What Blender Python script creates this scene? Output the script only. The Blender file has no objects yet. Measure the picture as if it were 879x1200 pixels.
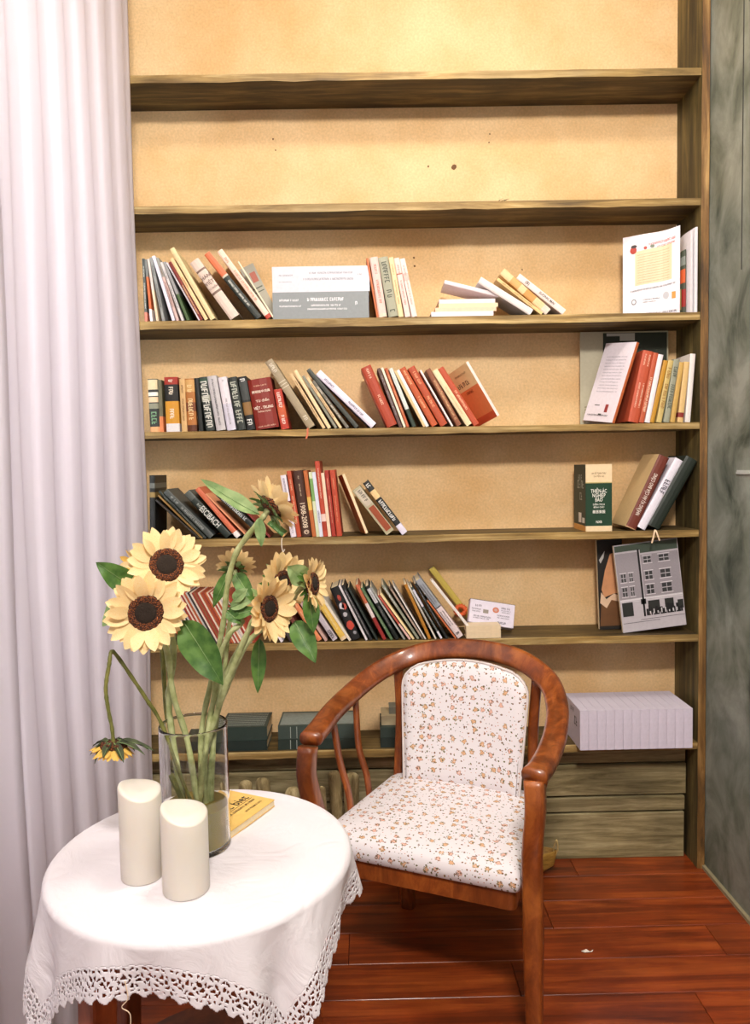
import bpy, math, random
from math import sin, cos, pi, radians, sqrt, atan2
from mathutils import Vector, Matrix
random.seed(7)
scn = bpy.context.scene
COL = scn.collection
# ------------------------------------------------------------------ camera
FPX = 893.0
CAM = Vector((0, 0, 1.435))
ROT = Matrix.Rotation(radians(-0.55), 3, 'Z') @ Matrix.Rotation(radians(90 - 3.4), 3, 'X') @ Matrix.Rotation(radians(-1.08), 3, 'Z')
cd = bpy.data.cameras.new('camera'); cam = bpy.data.objects.new('camera', cd); COL.objects.link(cam)
cam.location = CAM; cam.rotation_euler = ROT.to_euler()
cd.sensor_fit = 'VERTICAL'; cd.sensor_height = 36; cd.lens = 36 * FPX / 1200; cd.clip_start = 0.05
scn.camera = cam
scn.view_settings.view_transform = 'Standard'; scn.view_settings.look = 'None'
scn.view_settings.gamma = 1; scn.view_settings.use_curve_mapping = False
scn.view_settings.exposure = 0.74
# ------------------------------------------------------------------ world and lights
w = bpy.data.worlds.new('world'); scn.world = w; w.use_nodes = True
w.node_tree.nodes['Background'].inputs[0].default_value = (1.0, 0.95, 0.91, 1)
w.node_tree.nodes['Background'].inputs[1].default_value = 0.30
def area(name, loc, target, sx, sy, power, col):
    l = bpy.data.lights.new(name, 'AREA'); l.shape = 'RECTANGLE'; l.size = sx; l.size_y = sy
    l.energy = power; l.color = col
    o = bpy.data.objects.new(name, l); COL.objects.link(o); o.location = loc
    o.rotation_euler = (Vector(target) - Vector(loc)).to_track_quat('-Z', 'Y').to_euler()
area('lamp_room', (0.15, -0.7, 3.42), (0.15, 2.6, 1.3), 0.45, 0.35, 84, (1.0, 0.92, 0.86))
area('lamp_over_corner', (0.25, 1.45, 3.42), (0.45, 1.7, 0), 0.35, 0.35, 16, (1.0, 0.90, 0.78))
area('daylight_window', (-1.5, 1.7, 1.8), (0, 1.7, 1.4), 1.6, 1.8, 30, (0.93, 0.95, 1.0))

def ray(x, y):
    return ROT @ Vector(((x - 439.5) / FPX, -(y - 600) / FPX, -1))
def onY(x, y, Y):
    d = ray(x, y); return CAM + d * (Y / d.y)
def onZ(x, y, Z):
    d = ray(x, y); return CAM + d * ((Z - CAM.z) / d.z)

# ------------------------------------------------------------------ helpers
def lin(c):
    r = []
    for v in c:
        v = v / 255; r.append(v / 12.92 if v <= .04045 else ((v + .055) / 1.055) ** 2.4)
    return (*r, 1)
MATS = {}
def newmat(name):
    m = bpy.data.materials.new(name); m.use_nodes = True
    return m, m.node_tree.nodes, m.node_tree.links, m.node_tree.nodes['Principled BSDF']
def paint(c, rough=.55, var=.12, scale=60, bump=.0):
    """plain coloured surface with slight procedural mottling"""
    k = (tuple(c), rough, var, scale, bump)
    if k in MATS: return MATS[k]
    m, n, l, b = newmat('paint_%02x%02x%02x' % tuple(int(v) for v in c))
    tc = n.new('ShaderNodeTexCoord'); no = n.new('ShaderNodeTexNoise'); no.inputs['Scale'].default_value = scale
    no.inputs['Detail'].default_value = 3
    l.new(tc.outputs['Object'], no.inputs['Vector'])
    mx = n.new('ShaderNodeMix'); mx.data_type = 'RGBA'
    a = lin(c); mx.inputs[6].default_value = tuple(v * (1 - var) for v in a[:3]) + (1,)
    mx.inputs[7].default_value = tuple(min(1, v * (1 + var)) for v in a[:3]) + (1,)
    l.new(no.outputs['Fac'], mx.inputs[0]); l.new(mx.outputs[2], b.inputs['Base Color'])
    b.inputs['Roughness'].default_value = rough
    if bump:
        bp = n.new('ShaderNodeBump'); bp.inputs['Strength'].default_value = bump; bp.inputs['Distance'].default_value = .002
        l.new(no.outputs['Fac'], bp.inputs['Height']); l.new(bp.outputs[0], b.inputs['Normal'])
    MATS[k] = m; return m
def wood(name, c1, c2, c3, stretch=(2, 30, 30), rough=.6, bump=.3, coat=0, knots=False):
    if name in MATS: return MATS[name]
    m, n, l, b = newmat(name)
    tc = n.new('ShaderNodeTexCoord'); mp = n.new('ShaderNodeMapping'); mp.inputs['Scale'].default_value = stretch
    oi = n.new('ShaderNodeObjectInfo'); vm = n.new('ShaderNodeVectorMath'); vm.operation = 'MULTIPLY_ADD'
    vm.inputs[1].default_value = (7, 5, 3)
    l.new(oi.outputs['Random'], vm.inputs[0]); l.new(tc.outputs['Object'], vm.inputs[2])
    l.new(vm.outputs[0], mp.inputs[0])
    no = n.new('ShaderNodeTexNoise'); no.inputs['Scale'].default_value = 1; no.inputs['Detail'].default_value = 8; no.inputs['Roughness'].default_value = .68; no.inputs['Distortion'].default_value = .6
    l.new(mp.outputs[0], no.inputs['Vector'])
    cr = n.new('ShaderNodeValToRGB'); e = cr.color_ramp.elements
    e[0].position = .33; e[0].color = lin(c1); e[1].position = .68; e[1].color = lin(c3)
    q = e.new(.5); q.color = lin(c2)
    l.new(no.outputs['Fac'], cr.inputs[0])
    n2 = n.new('ShaderNodeTexNoise'); n2.inputs['Scale'].default_value = 5; n2.inputs['Detail'].default_value = 4
    l.new(vm.outputs[0], n2.inputs['Vector'])
    mm = n.new('ShaderNodeMapRange'); mm.inputs[1].default_value = .35; mm.inputs[2].default_value = .7; mm.inputs[3].default_value = .68; mm.inputs[4].default_value = 1.15
    l.new(n2.outputs['Fac'], mm.inputs[0])
    ml = n.new('ShaderNodeMix'); ml.data_type = 'RGBA'; ml.blend_type = 'MULTIPLY'; ml.inputs[0].default_value = 1
    l.new(cr.outputs[0], ml.inputs[6]); l.new(mm.outputs[0], ml.inputs[7]); l.new(ml.outputs[2], b.inputs['Base Color'])
    b.inputs['Roughness'].default_value = rough; b.inputs['Coat Weight'].default_value = coat; b.inputs['Coat Roughness'].default_value = .12
    if bump:
        bp = n.new('ShaderNodeBump'); bp.inputs['Strength'].default_value = bump; bp.inputs['Distance'].default_value = .003
        l.new(no.outputs['Fac'], bp.inputs['Height']); l.new(bp.outputs[0], b.inputs['Normal'])
    MATS[name] = m; return m
def mk(name, V, F, mats, parent=None, mi=None, smooth=False, loc=None):
    me = bpy.data.meshes.new(name); me.from_pydata([tuple(v) for v in V], [], F)
    for m in (mats if isinstance(mats, (list, tuple)) else [mats]): me.materials.append(m)
    if mi: me.polygons.foreach_set('material_index', mi)
    if smooth: me.polygons.foreach_set('use_smooth', [True] * len(F))
    me.update()
    o = bpy.data.objects.new(name, me); COL.objects.link(o)
    if parent: o.parent = parent
    if loc is not None: o.location = loc
    return o
def link(me, name, parent, M):
    o = bpy.data.objects.new(name, me); COL.objects.link(o); o.parent = parent
    o.matrix_local = M; return o
def tag(o, label, cat, group=None, kind=None):
    o['label'] = label; o['category'] = cat
    if group: o['group'] = group
    if kind: o['kind'] = kind
    return o
def thing(name, label, cat, loc=(0, 0, 0), rot=(0, 0, 0), group=None):
    o = bpy.data.objects.new(name, None); o.empty_display_size = .05; COL.objects.link(o)
    o.location = loc; o.rotation_euler = rot; return tag(o, label, cat, group)
class G:
    """collects raw geometry, several shapes into one mesh"""
    def __init__(s): s.V = []; s.F = []; s.M = []
    def add(s, V, F, m=0):
        k = len(s.V); s.V += [tuple(v) for v in V]; s.F += [tuple(i + k for i in f) for f in F]; s.M += [m] * len(F)
    def box(s, a, b, m=0, M=None):
        x0, y0, z0 = a; x1, y1, z1 = b
        V = [Vector(p) for p in ((x0,y0,z0),(x1,y0,z0),(x1,y1,z0),(x0,y1,z0),(x0,y0,z1),(x1,y0,z1),(x1,y1,z1),(x0,y1,z1))]
        if M: V = [M @ v for v in V]
        s.add(V, [(0,3,2,1),(4,5,6,7),(0,1,5,4),(1,2,6,5),(2,3,7,6),(3,0,4,7)], m)
    def bevbox(s, a, b, r=.002, m=0):
        """box with chamfered edges"""
        V = []; F = []
        lo = a; hi = b
        idx = {}
        for ix in (0, 1):
            for iy in (0, 1):
                for iz in (0, 1):
                    c = [(lo[k], hi[k])[(ix, iy, iz)[k]] for k in range(3)]
                    for ax in range(3):
                        p = list(c)
                        for k in range(3):
                            if k != ax: p[k] += r * (1 if (ix, iy, iz)[k] == 0 else -1)
                        idx[(ix, iy, iz, ax)] = len(V); V.append(p)
        I = lambda i, ax: idx[(*i, ax)]
        def q(cs, ax): F.append(tuple(I(c, ax) for c in cs))
        for v in (0, 1):
            q([(v,0,0),(v,0,1),(v,1,1),(v,1,0)][::1 if v == 0 else -1], 0)
            q([(0,v,0),(1,v,0),(1,v,1),(0,v,1)][::1 if v == 0 else -1], 1)
            q([(0,0,v),(0,1,v),(1,1,v),(1,0,v)][::1 if v == 0 else -1], 2)
        for u in (0, 1):
            for v in (0, 1):
                A, B = (u, v, 0), (u, v, 1); F.append((I(A,0), I(B,0), I(B,1), I(A,1)))
                A, B = (u, 0, v), (u, 1, v); F.append((I(A,0), I(B,0), I(B,2), I(A,2)))
                A, B = (0, u, v), (1, u, v); F.append((I(A,1), I(B,1), I(B,2), I(A,2)))
        for i in ((x,y,z) for x in (0,1) for y in (0,1) for z in (0,1)): F.append((I(i,0), I(i,1), I(i,2)))
        s.add(V, F, m)
    def quad(s, pts, m=0): s.add(pts, [(0, 1, 2, 3)], m)
    def mk(s, name, mats, parent=None, smooth=False, loc=None): return mk(name, s.V, s.F, mats, parent, s.M, smooth, loc)
def fixn(o):
    import bmesh
    bm = bmesh.new(); bm.from_mesh(o.data); bmesh.ops.recalc_face_normals(bm, faces=bm.faces); bm.to_mesh(o.data); bm.free(); return o
def catmull(P, n=6):
    P = [Vector(p) for p in P]; out = []
    Q = [P[0] * 2 - P[1]] + P + [P[-1] * 2 - P[-2]]
    for i in range(1, len(Q) - 2):
        for k in range(n):
            t = k / n; a, b, c, d = Q[i-1], Q[i], Q[i+1], Q[i+2]
            out.append(.5 * ((2*b) + (c-a)*t + (2*a-5*b+4*c-d)*t*t + (3*b-a-3*c+d)*t**3))
    out.append(P[-1]); return out
def sweep(P, prof, up=None, scale=None, cap=True):
    """prof: list of (a,b) in the frame (side, up); up: vector or list"""
    V = []; F = []; n = len(P); m = len(prof)
    prev = None
    for i, p in enumerate(P):
        t = (P[min(i+1, n-1)] - P[max(i-1, 0)]).normalized()
        if up is None:
            u = prev if prev is not None else (Vector((0,1,0)) if abs(t.y) < .9 else Vector((1,0,0)))
        else: u = up[i] if isinstance(up, list) else up
        u = (u - t * u.dot(t)).normalized(); prev = u; s_ = t.cross(u)
        k = scale[i] if scale else 1
        V += [p + s_ * (a * k) + u * (b * k) for a, b in prof]
    for i in range(n - 1):
        for j in range(m):
            F.append((i*m+j, i*m+(j+1) % m, (i+1)*m+(j+1) % m, (i+1)*m+j))
    if cap: F.append(tuple(range(m))[::-1]); F.append(tuple((n-1)*m+j for j in range(m)))
    return V, F
def circ(r, k=8, ry=None): return [(r*cos(2*pi*j/k), (ry or r)*sin(2*pi*j/k)) for j in range(k)]
def rrect(w_, h_, c):
    a, b = w_/2, h_/2
    return [(a,-b+c),(a,b-c),(a-c*.3,b-c*.3),(a-c,b),(-a+c,b),(-a+c*.3,b-c*.3),(-a,b-c),(-a,-b+c),(-a+c*.3,-b+c*.3),(-a+c,-b),(a-c,-b),(a-c*.3,-b+c*.3)]
def lathe(prof, k=24):
    V = []; F = []; n = len(prof)
    for r, z in prof: V += [(r*cos(2*pi*j/k), r*sin(2*pi*j/k), z) for j in range(k)]
    for i in range(n-1):
        for j in range(k): F.append((i*k+j, i*k+(j+1) % k, (i+1)*k+(j+1) % k, (i+1)*k+j))
    return V, F
TXT = {}
def text(s, size, mat, parent, origin, xdir, ydir, name='lettering', bold=False, width=None, align='CENTER'):
    """flat printed words as a real mesh lying on a surface"""
    k = (s, align)
    if k not in TXT:
        c = bpy.data.curves.new('txt', 'FONT'); c.body = s; c.size = 1; c.resolution_u = 2; c.align_x = align; c.align_y = 'CENTER'; c.offset = .012
        o = bpy.data.objects.new('txt', c); COL.objects.link(o)
        dg = bpy.context.evaluated_depsgraph_get(); dg.update()
        me = bpy.data.meshes.new_from_object(o.evaluated_get(dg)); bpy.data.objects.remove(o); TXT[k] = me
    me = TXT[k].copy(); me.name = name; me.materials.clear(); me.materials.append(mat)
    X = Vector(xdir).normalized(); Y = Vector(ydir).normalized(); Z = X.cross(Y)
    ws = 1
    if width:
        xs = [v.co.x for v in me.vertices]; ws = width / ((max(xs) - min(xs)) * size)
    M = Matrix((X * size * ws, Y * size, Z * size)).transposed().to_4x4(); M.translation = Vector(origin)
    return link(me, name, parent, M)
def strokes(length, h, O, xd, yd, seed, dens=1.0):
    """unreadable small print: one little stroke cluster per letter"""
    r = random.Random(seed); g = []; x = 0; O = Vector(O); xd = Vector(xd); yd = Vector(yd)
    cw = h * .62
    def q(x0, y0, x1, y1): g.append([O + xd*x0 + yd*y0, O + xd*x1 + yd*y0, O + xd*x1 + yd*y1, O + xd*x0 + yd*y1])
    while x + cw < length:
        if r.random() < .14: x += cw * .6; continue
        t = h * .17; k = r.randrange(5)
        q(x, -h/2, x+t, h/2)
        if k in (0, 1, 4): q(x+t, h/2-t, x+cw*.75, h/2)
        if k in (1, 2): q(x+t, -t/2, x+cw*.7, t/2)
        if k in (0, 2, 3): q(x+t, -h/2, x+cw*.75, -h/2+t)
        if k in (3, 4): q(x+cw*.6, -h/2+t, x+cw*.6+t, h/2-t)
        x += cw
    return g
def quads(name, Q, mat, parent):
    g = G()
    for q in Q: g.quad(q)
    o = g.mk(name, mat, parent); o['kind'] = 'stuff'; return o

# ------------------------------------------------------------------ setting materials
def plaster_mat():
    m, n, l, b = newmat('cream_plaster')
    tc = n.new('ShaderNodeTexCoord'); no = n.new('ShaderNodeTexNoise'); no.inputs['Scale'].default_value = 2.3; no.inputs['Detail'].default_value = 9; no.inputs['Roughness'].default_value = .65
    l.new(tc.outputs['Object'], no.inputs['Vector'])
    cr = n.new('ShaderNodeValToRGB'); e = cr.color_ramp.elements; e[0].position = .35; e[0].color = lin((216, 174, 118)); e[1].position = .68; e[1].color = lin((234, 202, 154))
    l.new(no.outputs['Fac'], cr.inputs[0])
    n2 = n.new('ShaderNodeTexNoise'); n2.inputs['Scale'].default_value = 130; n2.inputs['Detail'].default_value = 3; l.new(tc.outputs['Object'], n2.inputs['Vector'])
    mr = n.new('ShaderNodeMapRange'); mr.inputs[1].default_value = .3; mr.inputs[2].default_value = .7; mr.inputs[3].default_value = .88; mr.inputs[4].default_value = 1.07; l.new(n2.outputs['Fac'], mr.inputs[0])
    ml = n.new('ShaderNodeMix'); ml.data_type = 'RGBA'; ml.blend_type = 'MULTIPLY'; ml.inputs[0].default_value = 1
    l.new(cr.outputs[0], ml.inputs[6]); l.new(mr.outputs[0], ml.inputs[7]); l.new(ml.outputs[2], b.inputs['Base Color'])
    bp = n.new('ShaderNodeBump'); bp.inputs['Strength'].default_value = .25; bp.inputs['Distance'].default_value = .002; l.new(n2.outputs['Fac'], bp.inputs['Height']); l.new(bp.outputs[0], b.inputs['Normal'])
    b.inputs['Roughness'].default_value = .85; return m
def concrete_mat():
    m, n, l, b = newmat('grey_green_render')
    tc = n.new('ShaderNodeTexCoord'); mp = n.new('ShaderNodeMapping'); mp.inputs['Scale'].default_value = (5, 5, 3.6); l.new(tc.outputs['Object'], mp.inputs[0])
    no = n.new('ShaderNodeTexNoise'); no.inputs['Scale'].default_value = 1.2; no.inputs['Detail'].default_value = 9; no.inputs['Roughness'].default_value = .62; no.inputs['Distortion'].default_value = .5
    l.new(mp.outputs[0], no.inputs['Vector'])
    cr = n.new('ShaderNodeValToRGB'); e = cr.color_ramp.elements; e[0].position = .3; e[0].color = lin((58, 68, 58)); e[1].position = .68; e[1].color = lin((158, 164, 154)); q = e.new(.45); q.color = lin((114, 122, 110))
    l.new(no.outputs['Fac'], cr.inputs[0]); l.new(cr.outputs[0], b.inputs['Base Color'])
    bp = n.new('ShaderNodeBump'); bp.inputs['Strength'].default_value = .35; bp.inputs['Distance'].default_value = .003; l.new(no.outputs['Fac'], bp.inputs['Height']); l.new(bp.outputs[0], b.inputs['Normal'])
    b.inputs['Roughness'].default_value = .6; return m
PLASTER = plaster_mat(); CONC = concrete_mat()
WHITEP = paint((226, 222, 214), .8)
SHELF = wood('weathered_shelf_wood', (42, 32, 12), (84, 66, 30), (138, 114, 66), (2.2, 26, 26))
INNER = wood('shaded_side_wood', (44, 38, 18), (86, 74, 38), (132, 114, 66), (26, 26, 2.2))  # darker copy of the post wood, painting in shade on the uprights' inner faces
EDGE = wood('shelf_lit_cut_edge', (104, 80, 38), (158, 128, 72), (206, 180, 124), (2.2, 30, 40))  # cut front edge, tone lightened to stand in for light catching it
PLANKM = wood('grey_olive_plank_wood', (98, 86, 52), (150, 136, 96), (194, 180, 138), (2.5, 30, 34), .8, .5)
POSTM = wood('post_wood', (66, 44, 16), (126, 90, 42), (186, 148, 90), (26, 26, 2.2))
FLOORM = wood('red_brown_laminate', (86, 32, 12), (138, 56, 20), (176, 86, 34), (1.6, 26, 10), .38, .08, .15)
CHAIRM = wood('varnished_cherry_wood', (94, 40, 12), (134, 66, 24), (174, 98, 42), (20, 20, 7), .34, .05, .4)
TABLEW = wood('table_wood', (100, 42, 18), (140, 66, 30), (170, 90, 44), (14, 14, 3), .4, .1, .3)
def struct(o): o['kind'] = 'structure'; return o
# ------------------------------------------------------------------ the setting
XR = 1.166; YB = 2.80; ZC = 3.5; XL = -1.06; YF = -1.6
g = G(); g.box((XL-.1, YB, 0), (XR+.1, YB+.1, ZC)); struct(g.mk('wall_back', PLASTER))
g = G(); g.box((XR, YF, 0), (XR+.1, YB, ZC)); wr = struct(g.mk('wall_right', CONC))
wall_slot = G(); wall_slot.box((XR-.0015, 2.372, 2.02), (XR+.001, 2.376, 3.2)); wall_slot.mk('panel_joint', paint((60, 62, 58), .8), wr)
wall_slot = G(); wall_slot.box((XR-.002, 1.6, 1.398), (XR+.001, 2.39, 1.403)); wall_slot.box((XR-.004, 1.6, 1.391), (XR+.001, 2.39, 1.398)); wall_slot.mk('ledge_line', paint((190, 196, 190), .6), wr)
g = G(); y0, y1, z0, z1 = .85, 2.35, .75, 2.75
g.box((XL-.1, YF, 0), (XL, y0, ZC)); g.box((XL-.1, y1, 0), (XL, YB, ZC)); g.box((XL-.1, y0, 0), (XL, y1, z0)); g.box((XL-.1, y0, z1), (XL, y1, ZC)); struct(g.mk('wall_left', WHITEP))
g = G(); FR = paint((232, 230, 224), .5)
for a, b in (((y0, z0), (y0+.05, z1)), ((y1-.05, z0), (y1, z1)), ((y0+.05, z0), (y1-.05, z0+.05)), ((y0+.05, z1-.05), (y1-.05, z1)), (((y0+y1)/2-.025, z0+.05), ((y0+y1)/2+.025, z1-.05))):
    g.box((XL-.08, a[0], a[1]), (XL-.03, b[0], b[1]))
win = struct(g.mk('window_1', FR))
gm, n_, l_, b_ = newmat('window_glass'); b_.inputs['Transmission Weight'].default_value = 1; b_.inputs['Roughness'].default_value = .02; b_.inputs['IOR'].default_value = 1.02
for a in (y0+.05, (y0+y1)/2+.025):
    g = G(); g.box((XL-.058, a, z0+.05), (XL-.054, a+.675, z1-.05)); g.mk('pane', gm, win)
g = G(); g.box((XL-.1, YF, ZC), (XR+.1, YB+.1, ZC+.1)); struct(g.mk('ceiling', WHITEP))
g = G(); g.box((XL-.1, YF, -.06), (XR+.1, YB, -.012)); floor = struct(g.mk('floor', paint((60, 26, 14), .8)))
# laminate planks, each its own piece
y = YB - .085 - .148 * 30; row = 0
pm = {}
while y < YB - .001:
    yy = min(y + .1465, YB); x = XL - .0 - ((row * .47) % 1.1); row += 1
    while x < XR:
        a = max(x, XL); b = min(x + 1.0985, XR)
        if b - a > .02 and yy > YF:
            key = (round(b - a, 3), round(yy - y, 3))
            if key not in pm:
                g = G(); g.bevbox((0, 0, -.012), (b - a, yy - y, 0), .0012); o = fixn(g.mk('floor_plank', FLOORM, floor)); pm[key] = o.data
            else: o = bpy.data.objects.new('floor_plank', pm[key]); COL.objects.link(o); o.parent = floor
            o.location = (a, y, 0)
        x += 1.1
    y += .148
g = G(); g.box((XR-.012, YF, 0), (XR, 2.598, .012)); struct(g.mk('baseboard_right', paint((150, 140, 110), .6)))
# nail holes and chips in the plaster
wb = bpy.data.objects['wall_back']
g = G()
for px, py, r in ((320, 163, .004), (323, 176, .003), (574, 157, .003), (573, 167, .003), (532, 196, .010), (502, 195, .004), (485, 302, .004), (486, 312, .004), (612, 316, .003)):
    p = onY(px, py, YB)
    V = [p + Vector((0, -.0012, 0))] + [p + Vector((r*cos(a*pi/4)*random.uniform(.7, 1.2), -.0006, r*sin(a*pi/4)*random.uniform(.7, 1.2))) for a in range(8)]
    g.add(V, [(0, 1+(a+1) % 8, 1+a) for a in range(8)])
o = g.mk('nail_hole', paint((110, 76, 44), .8), wb)

# ------------------------------------------------------------------ bookcase
SH = {1: 2.738, 2: 2.315, 3: 1.937, 4: 1.566, 5: 1.198, 6: .834, 7: .452}
bc = thing('bookcase', 'built-in weathered brown wooden bookcase with seven long shelves against the cream wall', 'bookcase')
XS0, XS1 = -.93, 1.137
for i in range(1, 8):
    t = {1: .026, 2: .026, 3: .028, 4: .022, 5: .024, 6: .025, 7: .025}[i]
    n = 26; V = []; F = []
    r = random.Random(i)
    for k in range(n+1):
        x = XS0 + (XS1-XS0)*k/n; e = r.uniform(-.0015, .0015); e2 = r.uniform(-.002, .002)
        V += [(x, 2.6+e, SH[i]-t+e2), (x, 2.6+e-.001, SH[i]-.002), (x, 2.603+e, SH[i]), (x, YB-.001, SH[i]), (x, YB-.001, SH[i]-t)]
    for k in range(n):
        for j in range(5): F.append((k*5+j, k*5+(j+1) % 5, k*5+5+(j+1) % 5, k*5+5+j))
    F += [(4, 3, 2, 1, 0), tuple(n*5+j for j in range(5))]
    V = [(v[0]-XS0, v[1]-2.6, v[2]-SH[i]) for v in V]
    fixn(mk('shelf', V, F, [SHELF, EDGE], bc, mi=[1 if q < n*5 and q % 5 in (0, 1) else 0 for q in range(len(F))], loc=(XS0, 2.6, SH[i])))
for xa, xb, nm in ((1.137, 1.1645, 'upright'), (-.958, -.93, 'upright')):
    n = 40; V = []; F = []; r = random.Random(5)
    for k in range(n+1):
        z = 3.49*k/n; e = r.uniform(-.002, .002); e2 = r.uniform(-.0012, .0)
        V += [(xa, 2.596+e, z), (xb-.003, 2.594+e, z), (xb, 2.598+e2, z), (xb, YB-.001, z), (xa, YB-.001, z)]
    for k in range(n):
        for j in range(5): F.append((k*5+j, k*5+(j+1) % 5, k*5+5+(j+1) % 5, k*5+5+j))
    F += [(4, 3, 2, 1, 0), tuple(n*5+j for j in range(5))]
    V = [(v[0]-xa, v[1]-2.6, v[2]) for v in V]
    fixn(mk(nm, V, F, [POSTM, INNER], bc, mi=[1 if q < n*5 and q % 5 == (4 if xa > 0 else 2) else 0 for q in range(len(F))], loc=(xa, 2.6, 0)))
for a, b, x1 in ((.355, .425, 1.128), (.236, .347, 1.130), (.176, .227, 1.126), (.002, .168, 1.124)):
    n = 30; V = []; F = []; r = random.Random(int(a*1000))
    for k in range(n+1):
        x = -.93 + (x1+.93)*k/n; e = r.uniform(-.0015, .0015)
        V += [(x, 2.68, a+e*.6), (x, 2.679, b-.003+e), (x, 2.683, b+e), (x, 2.70, b+e), (x, 2.70, a+e*.6)]
    for k in range(n):
        for j in range(5): F.append((k*5+j, k*5+(j+1) % 5, k*5+5+(j+1) % 5, k*5+5+j))
    F += [(4, 3, 2, 1, 0), tuple(n*5+j for j in range(5))]
    V = [(v[0]+.93, v[1]-2.68, v[2]-a) for v in V]
    fixn(mk('plank', V, F, PLANKM, bc, loc=(-.93, 2.68, a)))
# batten behind the books of the fourth shelf
g = G(); g.bevbox((0, 0, 0), (.07, .02, .33), .002); fixn(g.mk('batten', POSTM, bc, loc=(.985, YB-.022, SH[4]+.001)))

# ------------------------------------------------------------------ books
PAGE = paint((226, 208, 172), .85, .15, 300)
YF0 = 2.606
def col(c, r=.55):
    if c[0] > 140 and c[1] < 112: c = (c[0]*.90, c[1]*1.02, c[2]*.98)
    return paint(c, r, .10, 90)
def book_parts(root, T, W, H, c, bands=(), hard=False, name_pages=True, x0=0, back=None, pagec=None, rounded=None):
    """cover (spine with bands + two boards) and pages; local x thickness, y depth, z height, spine at y=0"""
    ct = min(.0022 if hard else .0012, T*.22); mats = [col(c)]; cut = {0, 1}
    for a, b, cc in bands: cut |= {a, b}; mats.append(col(cc))
    cut = sorted(cut); g = G()
    def mi(f):
        for k, (a, b, cc) in enumerate(bands):
            if a <= f <= b: return k+1
        return 0
    rd = (T*.12 if T > .012 else T*.05) if rounded is None else rounded
    out = [(x0, W), (x0, rd), (x0+T*.18, rd*.25), (x0+T*.5, 0), (x0+T*.82, rd*.25), (x0+T, rd), (x0+T, W)]
    inn = [(x0+ct, W), (x0+ct, rd+ct), (x0+T*.5, ct+rd*.5), (x0+T*.5, ct+rd*.5), (x0+T*.5, ct+rd*.5), (x0+T-ct, rd+ct), (x0+T-ct, W)]
    for a, b in zip(cut[:-1], cut[1:]):
        za, zb = a*H, b*H; m = mi((a+b)/2); V = []
        for z in (za, zb): V += [(x, y, z) for x, y in out] + [(x, y, z) for x, y in inn]
        F = []
        for j in range(6):
            F.append((j, j+1, 14+j+1, 14+j)); F.append((7+j+1, 7+j, 14+7+j, 14+7+j+1))
        F += [(7, 0, 14, 21), (6, 13, 27, 20)]
        if a == 0: F += [(j+1, j, 7+j, 7+j+1) for j in range(6)]
        if b == 1: F += [(14+j, 14+j+1, 21+j+1, 21+j) for j in range(6)]
        g.add(V, F, m)
    cov = g.mk('cover', mats, root)
    lip = .003 if hard else .0004
    p = G(); p.box((x0+ct+.0001, rd+ct+.0002, lip), (x0+T-ct-.0001, W-lip, H-lip)); p.mk('pages', pagec or PAGE, root)
    return cov
def spine_print(root, T, H, ink, seed, x0=0, spans=((.12, .3), (.38, .8)), size=.42, twice=False):
    Q = []
    for a, b in spans:
        h = T*size
        if twice and T > .02:
            for dx in (.3, .68): Q += strokes((b-a)*H, h*.55, (x0+T*dx, -.0005, H*(1-a)), (0, 0, -1), (1, 0, 0), seed+int(dx*9))
        else: Q += strokes((b-a)*H, h, (x0+T*.5, -.0005, H*(1-a)), (0, 0, -1), (1, 0, 0), seed)
        seed += 1
    if Q: quads('spine_lettering', Q, paint(ink, .5, .02), root)
def rect_poly(X, Z, ang, T, H, x0):
    """world XZ corners; ang = rotation about Y (top towards +x when positive)"""
    return [(X + x*cos(ang) + z*sin(ang), Z - x*sin(ang) + z*cos(ang)) for x, z in ((x0, 0), (x0+T, 0), (x0+T, H), (x0, H))]
def edge_x(poly, z, side):
    xs = []
    for i in range(4):
        (x1, z1), (x2, z2) = poly[i], poly[(i+1) % 4]
        if min(z1, z2) - 1e-9 <= z <= max(z1, z2) + 1e-9:
            if abs(z1-z2) < 1e-9: xs += [x1, x2]
            else: xs.append(x1 + (x2-x1)*(z-z1)/(z2-z1))
    return None if not xs else (max(xs) if side > 0 else min(xs))
def touch(prev, nxt):
    if prev and isinstance(prev[0], list): return max(touch(p, nxt) for p in prev)
    best = -9
    for z in [p[1] for p in prev] + [p[1] for p in nxt]:
        a = edge_x(prev, z, 1); b = edge_x(nxt, z, -1)
        if a is not None and b is not None: best = max(best, a-b)
    return best
BSEED = [10]
PREVW = .14
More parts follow.
